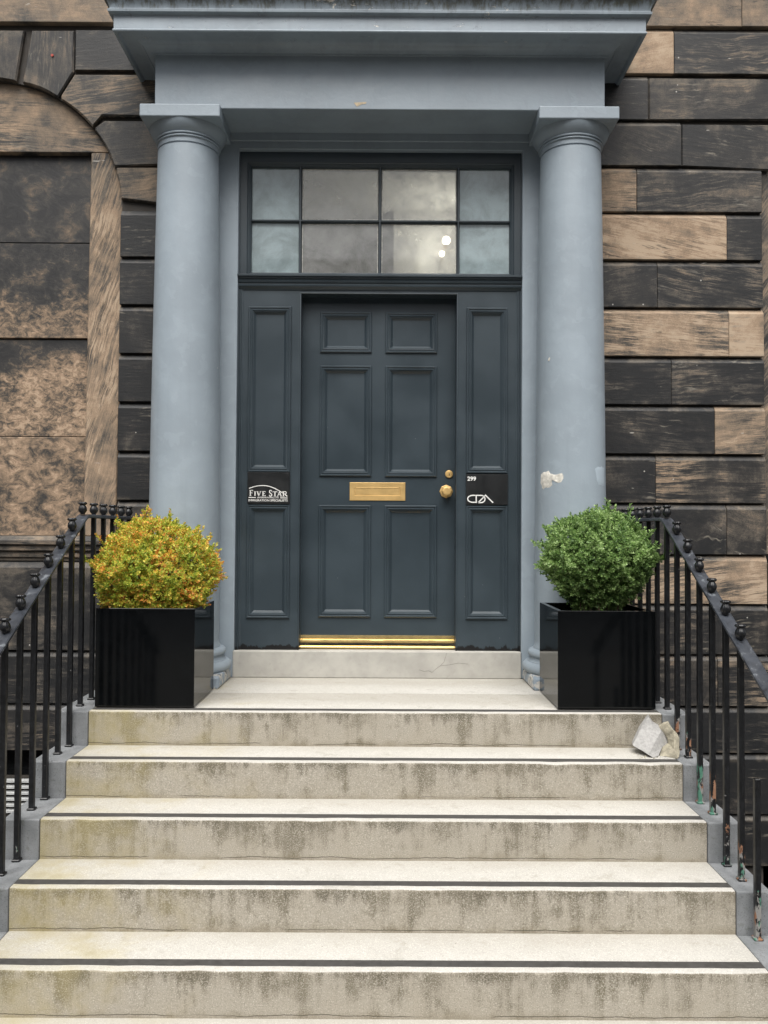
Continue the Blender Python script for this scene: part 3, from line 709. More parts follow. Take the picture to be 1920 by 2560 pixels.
def slab_with_holes(x0, x1, z0, z1, y0, y1, holes, name, mat, parent):
    xs = sorted({x0,x1,*[h[0] for h in holes],*[h[1] for h in holes]}); zs = sorted({z0,z1,*[h[2] for h in holes],*[h[3] for h in holes]})
    m = MB()
    for i in range(len(xs)-1):
        for k in range(len(zs)-1):
            cx, cz = (xs[i]+xs[i+1])/2, (zs[k]+zs[k+1])/2
            if any(h[0]<cx<h[1] and h[2]<cz<h[3] for h in holes): continue
            m.add([(xs[i],y0,zs[k]),(xs[i+1],y0,zs[k]),(xs[i+1],y0,zs[k+1]),(xs[i],y0,zs[k+1])], [(0,1,2,3)])
    for (a,b,c,d) in [(x0,x1,z0,z1)]+[h for h in holes]:
        m.add([(a,y0,c),(b,y0,c),(b,y0,d),(a,y0,d),(a,y1,c),(b,y1,c),(b,y1,d),(a,y1,d)], [(0,1,5,4),(1,2,6,5),(2,3,7,6),(3,0,4,7)])
    bmn = m.build(name, mat, parent, fix=False)
    me = bmn.data; bm = bmesh.new(); bm.from_mesh(me); bmesh.ops.remove_doubles(bm, verts=bm.verts, dist=1e-5); bmesh.ops.recalc_face_normals(bm, faces=bm.faces)
    bm.to_mesh(me); bm.free(); return bmn
EDGE = [(0,.0),(0,.012),(.004,.014),(.009,.012),(.011,.006),(.013,.006),(.016,.011),(.021,.010),(.024,.004),(.030,.003),(.034,.0)]
for s, (a, b), (p0, p1) in ((-1, (XO0+.034, DX0), (-.845,-.568)), (1, (DX1, XO1-.034), (.571,.838))):
    holes = [(p0+.003, p1-.003, .378, 1.105), (p0+.003, p1-.003, 1.320, 2.391)]
    sp = slab_with_holes(a, b, .172, 2.505, YF, YF+.10, holes, 'side_panel', DOORF, case)
    panelled(p0, p1, .375, 1.108, YF, sp, mat=DOORF); panelled(p0, p1, 1.317, 2.394, YF, sp, mat=DOORF)
    # moulded outer edge running up beside the panel
    xo = XO0 if s < 0 else XO1
    m = MB(); rows = [[(xo-s*d, YF-h, z) for d,h in EDGE+[(.036,-.01)]] for z in (.172, 2.505)]
    m.sweep(rows, EDGE+[(.036,-.01)]); m.build('edge_moulding', DOORF, sp, angle=25)
# head board over the door and jamb linings
board(DX0, DX1, 2.487, 2.505, YF, YF+.10, 'head_board', DOORF, case, .001)
m = MB(); m.frame_rect(DX0, DX1, .10, 2.487, YF, [(0,-.1),(0,.0),(.0,.006),(.004,.007),(.008,.004),(.008,-.09)]); m.build('door_lining', DOORF, case, angle=25)
# transom moulding
tr = MB()
tprof = [(YF+.06,2.600),(1.002,2.600),(.992,2.596),(.992,2.584),(1.004,2.580),(1.004,2.574),(1.012,2.570),(1.014,2.562),(1.008,2.558),(1.012,2.548),(1.020,2.544),(1.020,2.536),(1.016,2.533),(1.018,2.524),(1.026,2.516),(1.034,2.508),(1.036,2.503),(YF+.06,2.503)]
tr.prism_x(tprof, XO0, XO1); tr.build('transom', DOORF, case, angle=25)
# fanlight frame
fan = slab_with_holes(XO0, XO1, 2.600, 3.412, YF, YF+.07, [(-.862,.878,2.602,3.345)], 'fanlight', DOORF, case)
m = MB(); m.frame_rect(-.862,.878,2.600,3.345,YF+.001,[(0,-.002),(0,.004),(.004,.006),(.008,.002),(.011,.002),(.014,-.006),(.020,-.010),(.026,-.022),(.026,-.045)]); m.build('frame_moulding', DOORF, fan, angle=25)
VB = (-.518, .003, .516)
def bar(m, x0, x1, z0, z1):
    y = YF+.012
    if x1-x0 < z1-z0:
        c = (x0+x1)/2; m.prism_x([(0,0)]*0 or [(y,z0),(y,z1),(y+.04,z1),(y+.04,z0)], c-.004, c+.004)
        m.add([(c-.004,y+.010,z0),(c-.011,y+.026,z0),(c-.011,y+.042,z0),(c+.011,y+.042,z0),(c+.011,y+.026,z0),(c+.004,y+.010,z0),
               (c-.004,y+.010,z1),(c-.011,y+.026,z1),(c-.011,y+.042,z1),(c+.011,y+.042,z1),(c+.011,y+.026,z1),(c+.004,y+.010,z1)],
              [(0,1,7,6),(1,2,8,7),(2,3,9,8),(3,4,10,9),(4,5,11,10),(5,0,6,11)])
    else:
        c = (z0+z1)/2; m.prism_x([(y+.001,c-.004),(y+.001,c+.004),(y+.011,c+.004),(y+.027,c+.011),(y+.043,c+.011),(y+.043,c-.011),(y+.027,c-.011),(y+.011,c-.004)], x0, x1)
for x in VB:
    m = MB(); bar(m, x-.011, x+.011, 2.604, 3.322); m.build('glazing_bar', DOORF, fan)
xe = [-.836, *VB, .852]
for i in range(4):
    m = MB(); bar(m, xe[i]+(.004 if i else 0), xe[i+1]-(.004 if i<3 else 0), 2.957, 2.977); m.build('glazing_bar', DOORF, fan)
for i in range(4):
    for z0,z1 in ((2.602,2.967),(2.967,3.323)):
        m = MB(); m.box(xe[i], xe[i+1], YF+.040, YF+.044, z0, z1)
        m.build('pane', GLASSS if i in (0,3) else GLASSC, fan)
# putty beads show pale round the two middle pairs
PUTTY = mat_simple('pale_putty', (.55,.54,.50), .7, 0, .3, 60, .4)
for i in (1,2):
    for z0,z1 in ((2.612,2.957),(2.979,3.318)):
        m = MB(); m.frame_rect(xe[i]+.012, xe[i+1]-.012, z0+.002, z1-.004, YF+.040, [(0,0),(0,.003),(.003,.003),(.0045,0)]); m.build('putty', PUTTY, fan, jitter=.0008)
# milky blinds hang behind the outer panes
for a,b in ((-.85,-.522),(.52,.86)):
    m = MB(); m.box(a, b, YF+.075, YF+.079, 2.60, 3.34); m.build('blind', mat_simple('pale_blind', (.50,.58,.60), .8, 0, .18, 5, 0), fan)

# ------------------------------------------------------------------ door
door = thing('front_door', 'dark slate-painted six-panel front door between the two columns', 'door')
YD = 1.13
pan = [(-.387,-.047,2.116,2.385),(.045,.385,2.115,2.384),(-.386,-.046,1.299,2.029),(.046,.385,1.298,2.029),(-.388,-.046,.375,1.109),(.045,.386,.375,1.109)]
leaf = slab_with_holes(DX0+.003, DX1-.003, .212, 2.482, YD, YD+.045, [(a+.003,b-.003,c+.003,d-.003) for a,b,c,d in pan], 'door_leaf', DOOR, door)
for a,b,c,d in pan: panelled(a, b, c, d, YD, leaf)
# letter plate
lb = MB(); lb.frame_rect(-.186,.180,1.140,1.259,YD,[(0,-.002),(0,.004),(.002,.0055),(.033,.0055),(.035,.0035),(.036,.001)]); lbo = lb.build('letter_plate', BRASS, door, angle=30)
m = MB(); m.box(-.151,.145,YD-.0035,YD+.002,1.175,1.224); m.build('flap', BRASS, lbo, bevel=.0015)
m = MB(); m.tube([(-.143,YD-.004,1.2255),(.137,YD-.004,1.2255)], .0022, 8); m.build('hinge_rod', BRASS, lbo, angle=60)
# octagonal knob
def octa(prof, name, mat, parent, x, z, y, n=8, rot=math.pi/8):
    m = MB(); m.lathe(prof, n=n); o = m.build(name, mat, parent, bevel=.0007); o.location = (x,y,z); o.rotation_euler = (math.pi/2, 0, 0); return o
kn = octa([(.0445,0),(.0445,.004),(.041,.007),(.020,.008),(.016,.02),(.017,.034),(.030,.040),(.0365,.047),(.0365,.058),(.029,.066),(.020,.068)], 'door_knob', BRASS, door, .449, 1.203, YD-.0005)
lk = octa([(.026,0),(.026,.005),(.024,.009),(.018,.010),(.016,.009),(.0155,.011)], 'lock_cylinder', BRASS, door, .467, 1.317, YD-.0005, 32, 0)
m = MB(); m.box(-.0022,.0022,-.0012,.0012,-.0075,.0035); o = m.build('keyhole', PLATE, lk); o.location = (.001,0,.0115); o.rotation_euler = (-math.pi/2,0,0)
# brass weather bar and threshold
m = MB(); m.prism_x([(YD,.257),(YD-.005,.257),(YD-.006,.252),(YD-.008,.232),(YD-.018,.230),(YD-.026,.224),(YD-.026,.213),(YD-.018,.209),(YD,.209)], DX0+.009, DX1-.009); m.build('weather_bar', BRASSP, door, angle=25)
m = MB(); m.prism_x([(YD+.03,.176),(YD+.03,.186),(YD-.03,.190),(YD-.050,.1945),(YD-.058,.192),(YD-.060,.187),(YD-.056,.182),(YD-.050,.176)], DX0+.009, DX1-.009); m.build('threshold', BRASSP, door, angle=25)

# ------------------------------------------------------------------ name plates
def strokes(m, paths, y, w, th=.0012):
    for pth in paths:
        ww = w
        if isinstance(pth, tuple): pth, ww = pth
        n = len(pth); L = []; Rr = []
        for i,p in enumerate(pth):
            a = np.array(pth[max(0,i-1)]); b = np.array(pth[min(n-1,i+1)]); p = np.array(p)
            if 0 < i < n-1:
                d1 = (p-a)/ (np.linalg.norm(p-a)+1e-9); d2 = (b-p)/(np.linalg.norm(b-p)+1e-9); d = d1+d2; d = d/(np.linalg.norm(d)+1e-9)
                k = 1/max(.35, abs(float(np.dot(d, d1))))
            else: d = (b-a)/(np.linalg.norm(b-a)+1e-9); k = 1
            nn = np.array((-d[1], d[0]))*ww/2*k
            L.append(p+nn); Rr.append(p-nn)
        for i in range(n-1):
            q = [L[i],L[i+1],Rr[i+1],Rr[i]]
            m.prism_y([(float(u),float(v)) for u,v in q], y-th, y)
    return m
def text_mesh(body, x0, x1, z0, z1, y, name, parent, bold=0.0):
    cu_ = bpy.data.curves.new('lettering', 'FONT'); cu_.body = body; cu_.size = 1; cu_.extrude = .02; cu_.offset = bold; cu_.resolution_u = 3
    to = bpy.data.objects.new('lettering_tmp', cu_); col.objects.link(to)
    dg = bpy.context.evaluated_depsgraph_get(); dg.update()
    me = bpy.data.meshes.new_from_object(to.evaluated_get(dg)); bpy.data.objects.remove(to); bpy.data.curves.remove(cu_)
    a = np.array([v.co[:] for v in me.vertices]); lo, hi = a.min(0), a.max(0)
    for v in me.vertices:
        u = (v.co.x-lo[0])/(hi[0]-lo[0]); w = (v.co.y-lo[1])/(hi[1]-lo[1])
        v.co = (x0+u*(x1-x0), y-.0012 if v.co.z > 0 else y, z0+w*(z1-z0))
    me.materials.clear(); me.materials.append(WHITE)
    me.flip_normals()
    return link(name, me, parent)
YP = YF-.018
sl = thing('company_sign', 'black sign with white lettering FIVE STAR under an arc, left of the door', 'sign')
board(-.841, -.569, 1.112, 1.3145, YP, YF-.002, 'plate', PLATE, sl, .0012)
m = MB(); k = .2925/ (1138-410) * .93
def cx3(px): return -.841+(px-410)*(.272/728)
def cz3(py): return 1.310-(py-298)*(.197/524)
arcp = [(438,562),(500,540),(560,524),(620,515),(690,512),(750,518),(820,536),(890,565),(960,602),(1022,640)]
fine = []
for i in range(len(arcp)-1):
    for u in (0,.5): fine.append((arcp[i][0]*(1-u)+arcp[i+1][0]*u, arcp[i][1]*(1-u)+arcp[i+1][1]*u))
fine.append(arcp[-1])
strokes(m, [[(cx3(a),cz3(b)) for a,b in fine]], YP, .0050)
strokes(m, [[(cx3(430),cz3(718)),(cx3(557),cz3(720))], [(cx3(978),cz3(722)),(cx3(1103),cz3(724))]], YP, .0052)
m.build('emblem', WHITE, sl)['kind'] = 'stuff'
# serif capitals drawn stroke by stroke (px in the sign's own picture)
def serif_word(parent, letters):
    for ch, x, wd, zt, zb in letters:
        m = MB()
        def q(u, v): return (cx3(x+u*wd), cz3(zt+v*(zb-zt)))
        K, t_, s_ = .0068, .0034, .0028
        if ch == 'F': P = [([q(.25,0),q(.25,1)],K), ([q(0,.03),q(.95,.03)],t_), ([q(.25,.48),q(.75,.48)],t_), ([q(0,.98),q(.55,.98)],s_), ([q(.95,.0),q(.95,.2)],s_), ([q(.75,.4),q(.75,.58)],s_)]
        elif ch == 'I': P = [([q(.5,0),q(.5,1)],K), ([q(.1,.03),q(.9,.03)],s_), ([q(.1,.98),q(.9,.98)],s_)]
        elif ch == 'V': P = [([q(.18,0),q(.52,1)],K), ([q(.86,0),q(.52,1)],t_), ([q(0,.03),q(.38,.03)],s_), ([q(.68,.03),q(1,.03)],s_)]
        elif ch == 'E': P = [([q(.28,0),q(.28,1)],K), ([q(.05,.03),q(.95,.03)],t_), ([q(.28,.49),q(.75,.49)],t_), ([q(.05,.97),q(1,.97)],t_), ([q(.95,0),q(.95,.22)],s_), ([q(1,.78),q(1,1)],s_), ([q(.75,.4),q(.75,.58)],s_)]
        elif ch == 'S':
            pts = [(.9,.16),(.72,.04),(.48,.02),(.2,.1),(.13,.26),(.28,.42),(.6,.54),(.88,.68),(.88,.86),(.66,.97),(.38,.98),(.12,.86)]
            P = [([q(*a) for a in pts],.0058), ([q(.9,.02),q(.9,.26)],s_), ([q(.1,.74),q(.1,.98)],s_)]
        elif ch == 'T': P = [([q(.5,0),q(.5,1)],K), ([q(.02,.03),q(.98,.03)],t_), ([q(.25,.98),q(.75,.98)],s_), ([q(.03,0),q(.03,.24)],s_), ([q(.97,0),q(.97,.24)],s_)]
        elif ch == 'A': P = [([q(.5,0),q(.15,1)],t_), ([q(.5,0),q(.85,1)],K), ([q(.28,.64),q(.74,.64)],t_), ([q(0,.98),q(.3,.98)],s_), ([q(.65,.98),q(1,.98)],s_)]
        elif ch == 'R': P = [([q(.25,0),q(.25,1)],K), ([q(.02,.03),q(.6,.03),q(.8,.14),q(.8,.36),q(.6,.48),q(.25,.50)],.0042), ([q(.5,.5),q(.98,1)],K), ([q(.02,.98),q(.48,.98)],s_)]
        strokes(m, P, YP, .004)
        m.build('letter', WHITE, parent)
serif_word(sl, [('F',445,62,592,690),('I',524,34,612,690),('V',565,84,612,692),('E',662,60,612,692),('S',782,54,592,697),('T',848,74,612,696),('A',918,88,612,698),('R',1010,88,612,698)])
text_mesh('(INTERNATIONAL) LTD', cx3(582), cx3(950), cz3(738), cz3(706), YP, 'lettering', sl, .012)['kind'] = 'stuff'
text_mesh('IMMIGRATION SPECIALISTS', cx3(430), cx3(1105), cz3(785), cz3(748), YP, 'lettering', sl, .014)['kind'] = 'stuff'
sr = thing('number_sign', 'black sign with white number 299 and CDA monogram, right of the door', 'sign')
board(.570, .839, 1.114, 1.309, YP, YF-.002, 'plate', PLATE, sr, .0012)
text_mesh('299', .577, .633, 1.267, 1.295, YP, 'lettering', sr, .03)
def c4(px, py): return (.576+(px-608)*.000374, 1.178-(py-668)*.000374)
C_ = [(750,680),(705,680)]+[(705-88*math.sin(a), 740-60*math.cos(a)) for a in [math.pi*i/12 for i in range(1,12)]]+[(705,800),(765,800),(765,680),(850,680)]
D_ = C_+[(850+66*math.sin(a), 742-62*math.cos(a)) for a in [math.pi*i/12 for i in range(1,12)]]+[(850,804),(800,804)]
A_ = [(798,806),(925,676),(1055,806)]
m = MB(); strokes(m, [[c4(*p) for p in D_], [c4(*p) for p in A_]], YP, .0072); m.build('monogram', WHITE, sr)

# ------------------------------------------------------------------ hallway seen through the fanlight
hall = MB(); hall.add([(-1.0,1.36,.17),(1.0,1.36,.17),(1.0,5.2,.17),(-1.0,5.2,.17),(-1.0,1.36,3.95),(1.0,1.36,3.95),(1.0,5.2,3.95),(-1.0,5.2,3.95)], [(0,1,2,3),(4,7,6,5),(1,5,6,2),(0,3,7,4),(2,6,7,3)])
hall.box(.12, .999, 3.40, 3.55, .171, 3.949)  # partition added behind the lamps to catch their light as a glow
tag(hall.build('hallway', HALL, fix=False), kind='structure')
for i,(x,y,z,r,lab) in enumerate(((.600,3.20,3.60,.036,'larger glowing globe lamp seen through the fanlight'),(.560,3.20,3.475,.026,'smaller glowing globe lamp below the other behind the fanlight'))):
    lt = thing('wall_lamp', lab, 'lamp', 'hall lamps behind the fanlight')
    lt.location = (x,y,z)
    m = MB(); m.lathe([(.001,-r)]+[(r*math.sin(a), -r*math.cos(a)) for a in [math.pi*k/12 for k in range(1,12)]]+[(.001,r)], n=24); m.build('globe', BULB, lt, angle=60)
    m = MB(); m.tube([(0,r*.9,0),(0,.199,0)], .006, 8); m.build('bracket', BRASS, lt)
    ld = bpy.data.lights.new('lamp_light','POINT'); ld.energy = 4.2; ld.color = (1,.93,.80); ld.shadow_soft_size = .05
    lo = link('lamp_light', ld, lt); lo.location = (-.02,-r-.05,.01)

# ------------------------------------------------------------------ staircase
stair = thing('entrance_steps', 'pale worn entrance steps with dark anti-slip strips and grey kerbs', 'steps')
for i in range(6):
    y0 = -i*TR; z = -i*RZ; yb = .494 if i == 0 else y0+TR+.03
    zb = -(i+1)*RZ-.02 if i < 5 else -1.06
    nr = .011
    prof = [(yb,-.0),(nr+.0,-.0),(nr*.45,-nr*.12),(nr*.12,-nr*.45),(0,-nr),(0.0,zb-z),(yb-y0,zb-z)]
    prof[0] = (yb-y0, 0)
    m = MB()
    # rows across so the nosing can wander a little
    xs = np.linspace(-W2+.0015, W2-.0015, 40); n = len(prof)
    wob = rng.normal(0, .0013, (40,2))-np.abs(rng.normal(0,1,(40,2))>2.2)*np.array([-.005,.004]); vs = []; fs = []
    for j,x in enumerate(xs):
        for k_,(yy,zz) in enumerate(prof):
            w = 1 if k_ in (2,3,4) else (.4 if k_ == 1 else 0)
            vs.append((x, yy+wob[j,0]*w, zz+wob[j,1]*w))
    for j in range(39):
        for k_ in range(n): fs.append((j*n+k_, j*n+(k_+1)%n, (j+1)*n+(k_+1)%n, (j+1)*n+k_))
    fs += [tuple(range(n)), tuple(range(39*n, 40*n))[::-1]]
    m.add(vs, fs)
    st = m.build('step', STEP, stair, angle=50); st.location = (0, y0, z)
    a, b = (.036,.080)
    m = MB(); m.box(-W2+.002, W2-.002, a, b, -.002, .0022); m.build('anti_slip_strip', STRIP, st, bevel=.0008)
m = MB(); m.box(-W2+.0015, W2-.0015, 0, .503, -.3, 0); ls = m.build('landing_slab', STEP, stair, bevel=.002); ls.location = (0,.4965,0)
m = MB(); m.box(-.922, .922, 0, .36, -.171, 0); sb_ = m.build('door_sill', SILL, stair, bevel=.006, seg=2); sb_.location = (0,.992,.171)
# crack in the sill stone
m = MB(); 
def crack(pts, y, w=.0010):
    mm = MB(); strokes(mm, [pts], y, w, .0006); return mm
crack([(.447,.166),(.428,.105),(.405,.082),(.375,.060),(.352,.040)], .992).build('crack', MORTAR, sb_).location = (0,-.992,-.171)
crack([(.405,.082),(.46,.088),(.52,.100),(.58,.094)], .992, .001).build('crack', MORTAR, sb_).location = (0,-.992,-.171)
crack([(.352,.040),(.33,.050),(.30,.046),(.27,.056)], .992, .0014).build('crack', MORTAR, sb_).location = (0,-.992,-.171)
m = MB(); m.box(-W2+.03, W2-.03, .03, 1.2, -2.9, -.32); m.box(-W2+.03, W2-.03, -1.1, .03, -2.9, -.95); m.build('stair_core', MORTAR, stair)
for s, xo in ((-1, 1.655), (1, 1.634)):
    for i in range(6):
        y0 = -i*TR; z = -i*RZ; yb = 1.045 if i == 0 else y0+TR-.001
        if i == 5: y0 = -1.795
        x0, x1 = sorted((s*(W2+.0035), s*xo))
        m = MB(); m.box(x0, x1, y0, yb, -2.95, z-.0015); m.build('kerb_stone', KERB, stair, bevel=.006, seg=2)
    m = MB(); x0, x1 = sorted((s*(W2-.001), s*(W2+.004)))
    for i in range(6): m.box(x0, x1, -i*TR+.006, (1.0 if i == 0 else -i*TR+TR), -i*RZ-.2, -i*RZ-.004)
    m.build('joint', MORTAR, stair)

# ------------------------------------------------------------------ railings
rib_n = 9
fm = MB(); fm.lathe([(.010,0),(.0125,.002),(.0115,.006),(.016,.010),(.0205,.018),(.0215,.027),(.019,.038),(.0145,.046),(.0135,.050),(.019,.0525),(.0215,.0565),(.0205,.062),(.015,.066),(.006,.0665)],
         n=36, rib=[0,0,0,.03,.06,.07,.07,.06,.02,.06,.09,.09,.06,0])
FIN = fm.mesh('finial', IRON, angle=70)
SL = RZ/TR
def railing(s, X, ys_slope, ys_level, label, stump=None):
    t = thing('iron_railing', label, 'railing', 'railings flanking the entrance steps')
    y0 = ys_slope[0]; zr = 1.022
    def ztop(y): return zr if y >= y0 else zr-SL*(y0-y)
    # handrail: flat bar
    m = MB(); w = .031; yend = -1.42
    pts = [(1.05,zr),(y0+.02,zr),(y0-.012,zr-.010),(yend,ztop(yend)),(yend-.05,ztop(yend)-.04)]
    rows = []
    for (y,z) in pts: rows.append([(X-w,y,z-.004),(X-w+.005,y,z),(X+w-.005,y,z),(X+w,y,z-.004),(X+w,y,z-.016),(X+w-.003,y,z-.019),(X-w+.003,y,z-.019),(X-w,y,z-.016),(X-w,y,z-.004)])
    m.sweep(rows, rows[0]); m.build('handrail', RAIL, t, angle=30)
    def bal(y, ztp, flake, fin=True):
        zb = 0 if y > 0 else -math.ceil(-y/TR-1e-6)*RZ
        if y <= -5*TR: zb = -5*RZ
        h = ztp-zb; m = MB(); r = .0120
        m.box(-r, r, -r, r, .0, h); 
        m.box(-r-.006, r+.006, -r-.006, r+.006, -.002, .009)
        b = m.build('baluster', IRON, t, bevel=.003); b.location = (X, y, zb); b.color = (flake,0,0,1)
        if fin:
            f = link('finial', FIN, b); f.location = (0,0,h+.017); f.rotation_euler = (0,0,random.uniform(0,6)); f.color = (0,0,0,1)
        return b
    for k,y in enumerate(ys_slope): bal(y, ztop(y)-.017+(.0 if k else 0), flk(s,k))
    for y in ys_level: bal(y, zr-.017, .1)
    if stump:
        b = bal(stump[0], stump[1], 1.0, False); b.name = 'broken_baluster'; b['label'] = 'short broken baluster ending well below the handrail'
    bal(-1.415, ztop(-1.415)-.017, .4)
    return t
def flk(s, k):
    return ({0:.15,1:.85,2:.75,3:1.0,4:.95,5:.7,6:.85} if s > 0 else {0:.2,1:.4,2:.3,3:.25,4:.3,5:.6}).get(k, .3)
railing(-1, -1.577, [.130-.1490*k for k in range(11)], [.300,.460,.620,.780,.935], 'black iron railing with bud finials left of the steps, beside the orange-tinged shrub')
railing(1, 1.557, [.128-.1515*k for k in range(7)], [.285,.437,.590,.742,.895], 'black iron railing with bud finials right of the steps, its lowest baluster cut short', (-.929,-.054))

# ------------------------------------------------------------------ planters and shrubs
def planter(x0, x1, y0, y1, h, label):
    t = thing('cube_planter', label, 'planter', 'black cube planters on the landing')
    w = .026; m = MB()
    o = [(x0,y0),(x1,y0),(x1,y1),(x0,y1)]; i_ = [(x0+w,y0+w),(x1-w,y0+w),(x1-w,y1-w),(x0+w,y1-w)]
    vs = [(x,y,.006) for x,y in o]+[(x,y,h) for x,y in o]+[(x,y,h) for x,y in i_]+[(x,y,h-.2) for x,y in i_]
    fs = [(3,2,1,0)]
    for a in range(4):
        b = (a+1)%4; fs += [(a,b,4+b,4+a),(4+a,4+b,8+b,8+a),(8+a,8+b,12+b,12+a)]
    fs += [(12,13,14,15)]
    m.add(vs, fs); m.build('box', BLACKG, t, bevel=.0025, seg=2)
    m = MB(); m.box(x0+w+.001,x1-w-.001,y0+w+.001,y1-w-.001,h-.15,h-.07); m.build('soil', SOIL, t, bevel=.01, jitter=.003)
    m = MB(); m.box(x0+.02,x1-.02,y0+.02,y1-.02,0.0005,.008); m.build('foot', PLATE, t)
    return t
planter(-1.480,-.957,.072,.575,.526,'glossy black cube planter holding the orange-tinged shrub')
planter(.963,1.481,.082,.590,.524,'glossy black cube planter holding the plain green shrub')

def shrub(cx, cy, zc, rx, ry, rz, n_sprig, leafmat, label, seed, lean=(0,0), low=0.0, lsz=.0215, zmin=.44):
    r = np.random.default_rng(seed)
    t = thing('box_shrub', label, 'shrub', 'shrubs in the planters')
    # lumpy radius field
    lob = [(r.normal(size=3), r.uniform(.05,.17)*r.choice([1,1,-.9])) for _ in range(46)]
    lob = [(d/np.linalg.norm(d), a) for d,a in lob]
    d = r.normal(size=(n_sprig,3)); d /= np.linalg.norm(d,axis=1)[:,None]
    rad = np.ones(n_sprig)
    for l,a in lob: rad += a*np.exp(-((1-d@l)/.032))
    # under side pinched towards the pot
    pinch = 1-low*np.clip(-d[:,2]+.05,0,1)
    depth = r.choice([0,1],n_sprig,p=[.42,.58]); fr = np.where(depth==1, r.uniform(.91,1.03,n_sprig), r.uniform(.50,.91,n_sprig))
    fr += np.where(r.random(n_sprig)<.05, r.uniform(.02,.11,n_sprig), 0)
    pos = d*rad[:,None]*fr[:,None]*np.array([rx,ry,rz]); pos[:,0] *= pinch; pos[:,1] *= pinch
    # stray shoots that break the outline
    sx, sd = [], []
    for _ in range(26):
        v = r.normal(size=3); v[2] = abs(v[2])*.9-.1; v[1] = -abs(v[1]) if r.random()<.6 else v[1]; v /= np.linalg.norm(v)
        up_ = v+np.array([0,0,.5]); up_ /= np.linalg.norm(up_)
        ln_ = r.uniform(.03,.085); b0 = v*np.array([rx,ry,rz])*r.uniform(.98,1.06)
        for q in np.linspace(.1,1,5): sx.append(b0+up_*ln_*q+r.normal(0,.004,3)); sd.append(up_)
    pos = np.vstack([pos, np.array(sx)]); d = np.vstack([d, np.array(sd)]); n_sprig = len(pos)
    pos += np.array([cx,cy,zc]); pos[:,0] += lean[0]*(pos[:,2]-zc); 
    keep = pos[:,2] > zmin; pos = pos[keep]; d = d[keep]; n = len(pos)
    # sprig axis: outward and up
    ax = d*np.array([1,1,.8])+np.array([0,0,.55])+r.normal(0,.33,(n,3)); ax /= np.linalg.norm(ax,axis=1)[:,None]
    K = 11
    tt = np.tile(np.linspace(0,1,K),(n,1))
    L = r.uniform(.022,.040,(n,1))
    base = pos[:,None,:]+ax[:,None,:]*(tt*L)[:,:,None]
    ref = np.cross(ax, r.normal(size=(n,3))); ref /= np.linalg.norm(ref,axis=1)[:,None]; ref2 = np.cross(ax,ref)
    ang = np.tile(np.arange(K)*2.4,(n,1))+r.normal(0,.3,(n,K))
    outd = ref[:,None,:]*np.cos(ang)[:,:,None]+ref2[:,None,:]*np.sin(ang)[:,:,None]
    op = 1.30-tt*.95
    ld = ax[:,None,:]*np.cos(op)[:,:,None]+outd*np.sin(op)[:,:,None]
    ln = lsz*r.uniform(.7,1.15,(n,K))*(1-.25*tt); wd = ln*.60
    side = np.cross(ld, ax[:,None,:]+r.normal(0,.35,(n,K,3))); side /= np.linalg.norm(side,axis=2)[:,:,None]+1e-9
    nrm = np.cross(side, ld)
    p0 = base; p3 = base+ld*ln[:,:,None]-nrm*(ln*.10)[:,:,None]
    mid = base+ld*(ln*.55)[:,:,None]
    pl = mid+side*(wd*.5)[:,:,None]+nrm*(wd*.12)[:,:,None]; pr = mid-side*(wd*.5)[:,:,None]+nrm*(wd*.12)[:,:,None]
    V = np.stack([p0,pl,p3,pr],axis=2).reshape(-1,3); nl = n*K
    me = bpy.data.meshes.new('foliage')
    me.vertices.add(len(V)); me.vertices.foreach_set('co', V.astype(np.float32).ravel())
    i0 = np.arange(nl)*4
    T = np.stack([i0,i0+1,i0+2, i0,i0+2,i0+3],axis=1).ravel()
    me.loops.add(len(T)); me.loops.foreach_set('vertex_index', T.astype(np.int32))
    me.polygons.add(nl*2); me.polygons.foreach_set('loop_start', (np.arange(nl*2)*3).astype(np.int32))
    me.update(calc_edges=True); me.materials.append(leafmat)
    fo = link('foliage', me, t); fo['kind'] = 'stuff'
    # stems
    m = MB()
    for k in range(70):
        e = pos[r.integers(n)]*.93+np.array([cx,cy,zc])*.07; b = np.array([cx,cy,.44])+r.normal(0,.045,3)*np.array([1,1,0]); mdl = (b+e)/2+r.normal(0,.03,3)
        m.tube([tuple(b),tuple(mdl),tuple(e)], [.006,.004,.0015], 5)
    tw = m.build('twigs', TWIG, t); tw['kind'] = 'stuff'
    return t
shrub(-1.235,.325,.66,.315,.27,.312,4500,LEAFL,'rounded shrub with yellow-green and orange leaves in left planter',5,low=.22,zmin=.50)
shrub(1.240,.335,.755,.298,.255,.262,4600,LEAFR,'rounded bright green shrub in right planter beside chipped column',9,low=.52,zmin=.47)

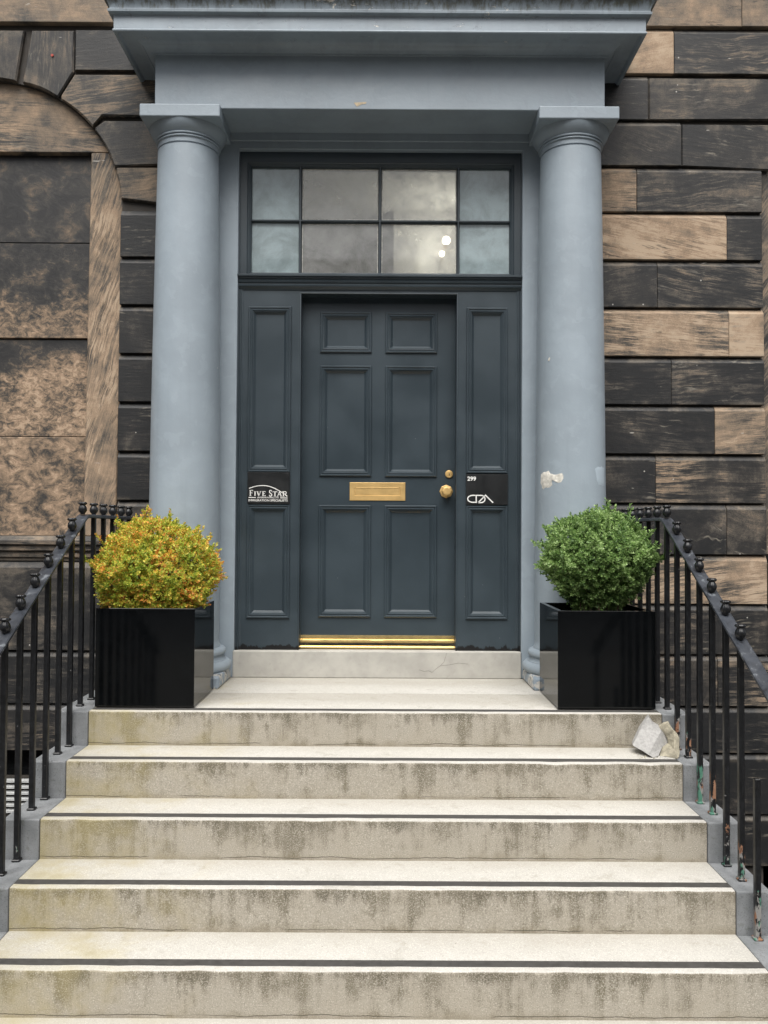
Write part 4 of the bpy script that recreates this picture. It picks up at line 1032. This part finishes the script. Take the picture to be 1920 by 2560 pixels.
# ------------------------------------------------------------------ broken stones on the second step
def rock(name, outline, inner, faces, mat, label, seed, amp, back):
    """outline: loop of 3D points seen from the street; inner + faces: how the front is creased; closed with a shifted back."""
    n = len(outline); m = MB()
    bk_ = [(x+.010, min(y+back, -.004), z+.004) for x,y,z in outline]
    ni = len(inner)
    m.add(list(outline)+list(inner)+bk_, faces+[(i,(i+1)%n,n+ni+(i+1)%n,n+ni+i) for i in range(n)]+[tuple(range(n+ni,2*n+ni))[::-1]])
    me = m.mesh(name, mat); bm = bmesh.new(); bm.from_mesh(me)
    bmesh.ops.triangulate(bm, faces=bm.faces); bmesh.ops.subdivide_edges(bm, edges=bm.edges, cuts=5, use_grid_fill=True)
    from mathutils import noise as mn
    for v in bm.verts:
        o = Vector((seed,seed*2,0))
        nv = mn.noise_vector(v.co*26+o); n2 = mn.noise_vector(v.co*85+o); n3 = mn.noise_vector(v.co*210+o)
        v.co += (nv+n2*.5+n3*.28)*amp
        v.co.y = min(v.co.y, -.002); v.co.z = max(v.co.z, -RZ+.0008)
    bmesh.ops.recalc_face_normals(bm, faces=bm.faces); bm.to_mesh(me); bm.free()
    o = link(name, me); return tag(o, label, 'stone', 'broken stones on the step')
A = [(1.4015,-.035,-.0035),(1.4252,-.05,-.0406),(1.4541,-.055,-.0554),(1.4554,-.075,-.0708),(1.4798,-.045,-.0861),(1.4903,-.05,-.1091),(1.4955,-.07,-.1343),(1.4478,-.115,-.141),(1.4131,-.165,-.1695),(1.3791,-.19,-.1735),(1.3571,-.185,-.1604),(1.3019,-.11,-.1331),(1.3496,-.07,-.0645)]
rock('broken_slab', A, [], [(0,1,2,3,10,11,12),(3,4,5,6,7,8,9,10)], ROCKA, 'pale grey angular broken slab leaning against the top riser by right kerb', 3, .0016, .05)
B = [(1.4604,-.03,-.0613),(1.485,-.03,-.0429),(1.5044,-.045,-.0363),(1.5185,-.08,-.0713),(1.534,-.11,-.0919),(1.5145,-.175,-.1565),(1.4939,-.205,-.1735),(1.424,-.15,-.1735),(1.4515,-.11,-.1423),(1.4883,-.085,-.1305),(1.4868,-.06,-.1066),(1.4798,-.045,-.0861)]
rock('stone_fragment', B, [(1.507,-.118,-.108),(1.492,-.150,-.138)], [(0,1,2,3,10,11),(3,4,12,9,10),(4,5,13,12),(5,6,7,13),(7,8,9,12,13)], ROCKB, 'rough yellowish broken stone fragment wedged between pale slab and right railing', 8, .0042, .04)
# crumbs fallen round them
cb = MB()
for k_ in range(46):
    x = 1.30+random.random()*.19; y = -.06-random.random()*.16; r0 = .0012+random.random()**3*.005
    vs = [(x+r0*random.uniform(.6,1.2)*math.cos(a), y+r0*random.uniform(.6,1.2)*math.sin(a), -RZ+.0003) for a in (0,1.3,2.5,3.8,5.1)]
    cb.add(vs+[(x,y,-RZ+r0*1.1)], [(i,(i+1)%5,5) for i in range(5)])
tag(cb.build('stone_crumbs', ROCKB), 'pale stone crumbs scattered around the two broken stones on the step', 'crumbs', kind='stuff')

# ------------------------------------------------------------------ houses across the street (seen only in the glossy black and the panes)
far = thing('terrace_across_street', 'dark sandstone terrace on the far side of the street', 'house')
m = MB(); m.box(-45, 45, -30, -22, -1.17, 9.5); m.box(-45.4, 45.4, -30.4, -21.6, 9.5, 10.2); m.build('wall', TERR, far)
for ix in range(-5, 6):
    for z in (1.0, 5.2):
        m = MB(); m.box(ix*4-.6, ix*4+.6, -21.99, -21.93, z, z+2.2); m.build('window', VOID, far)
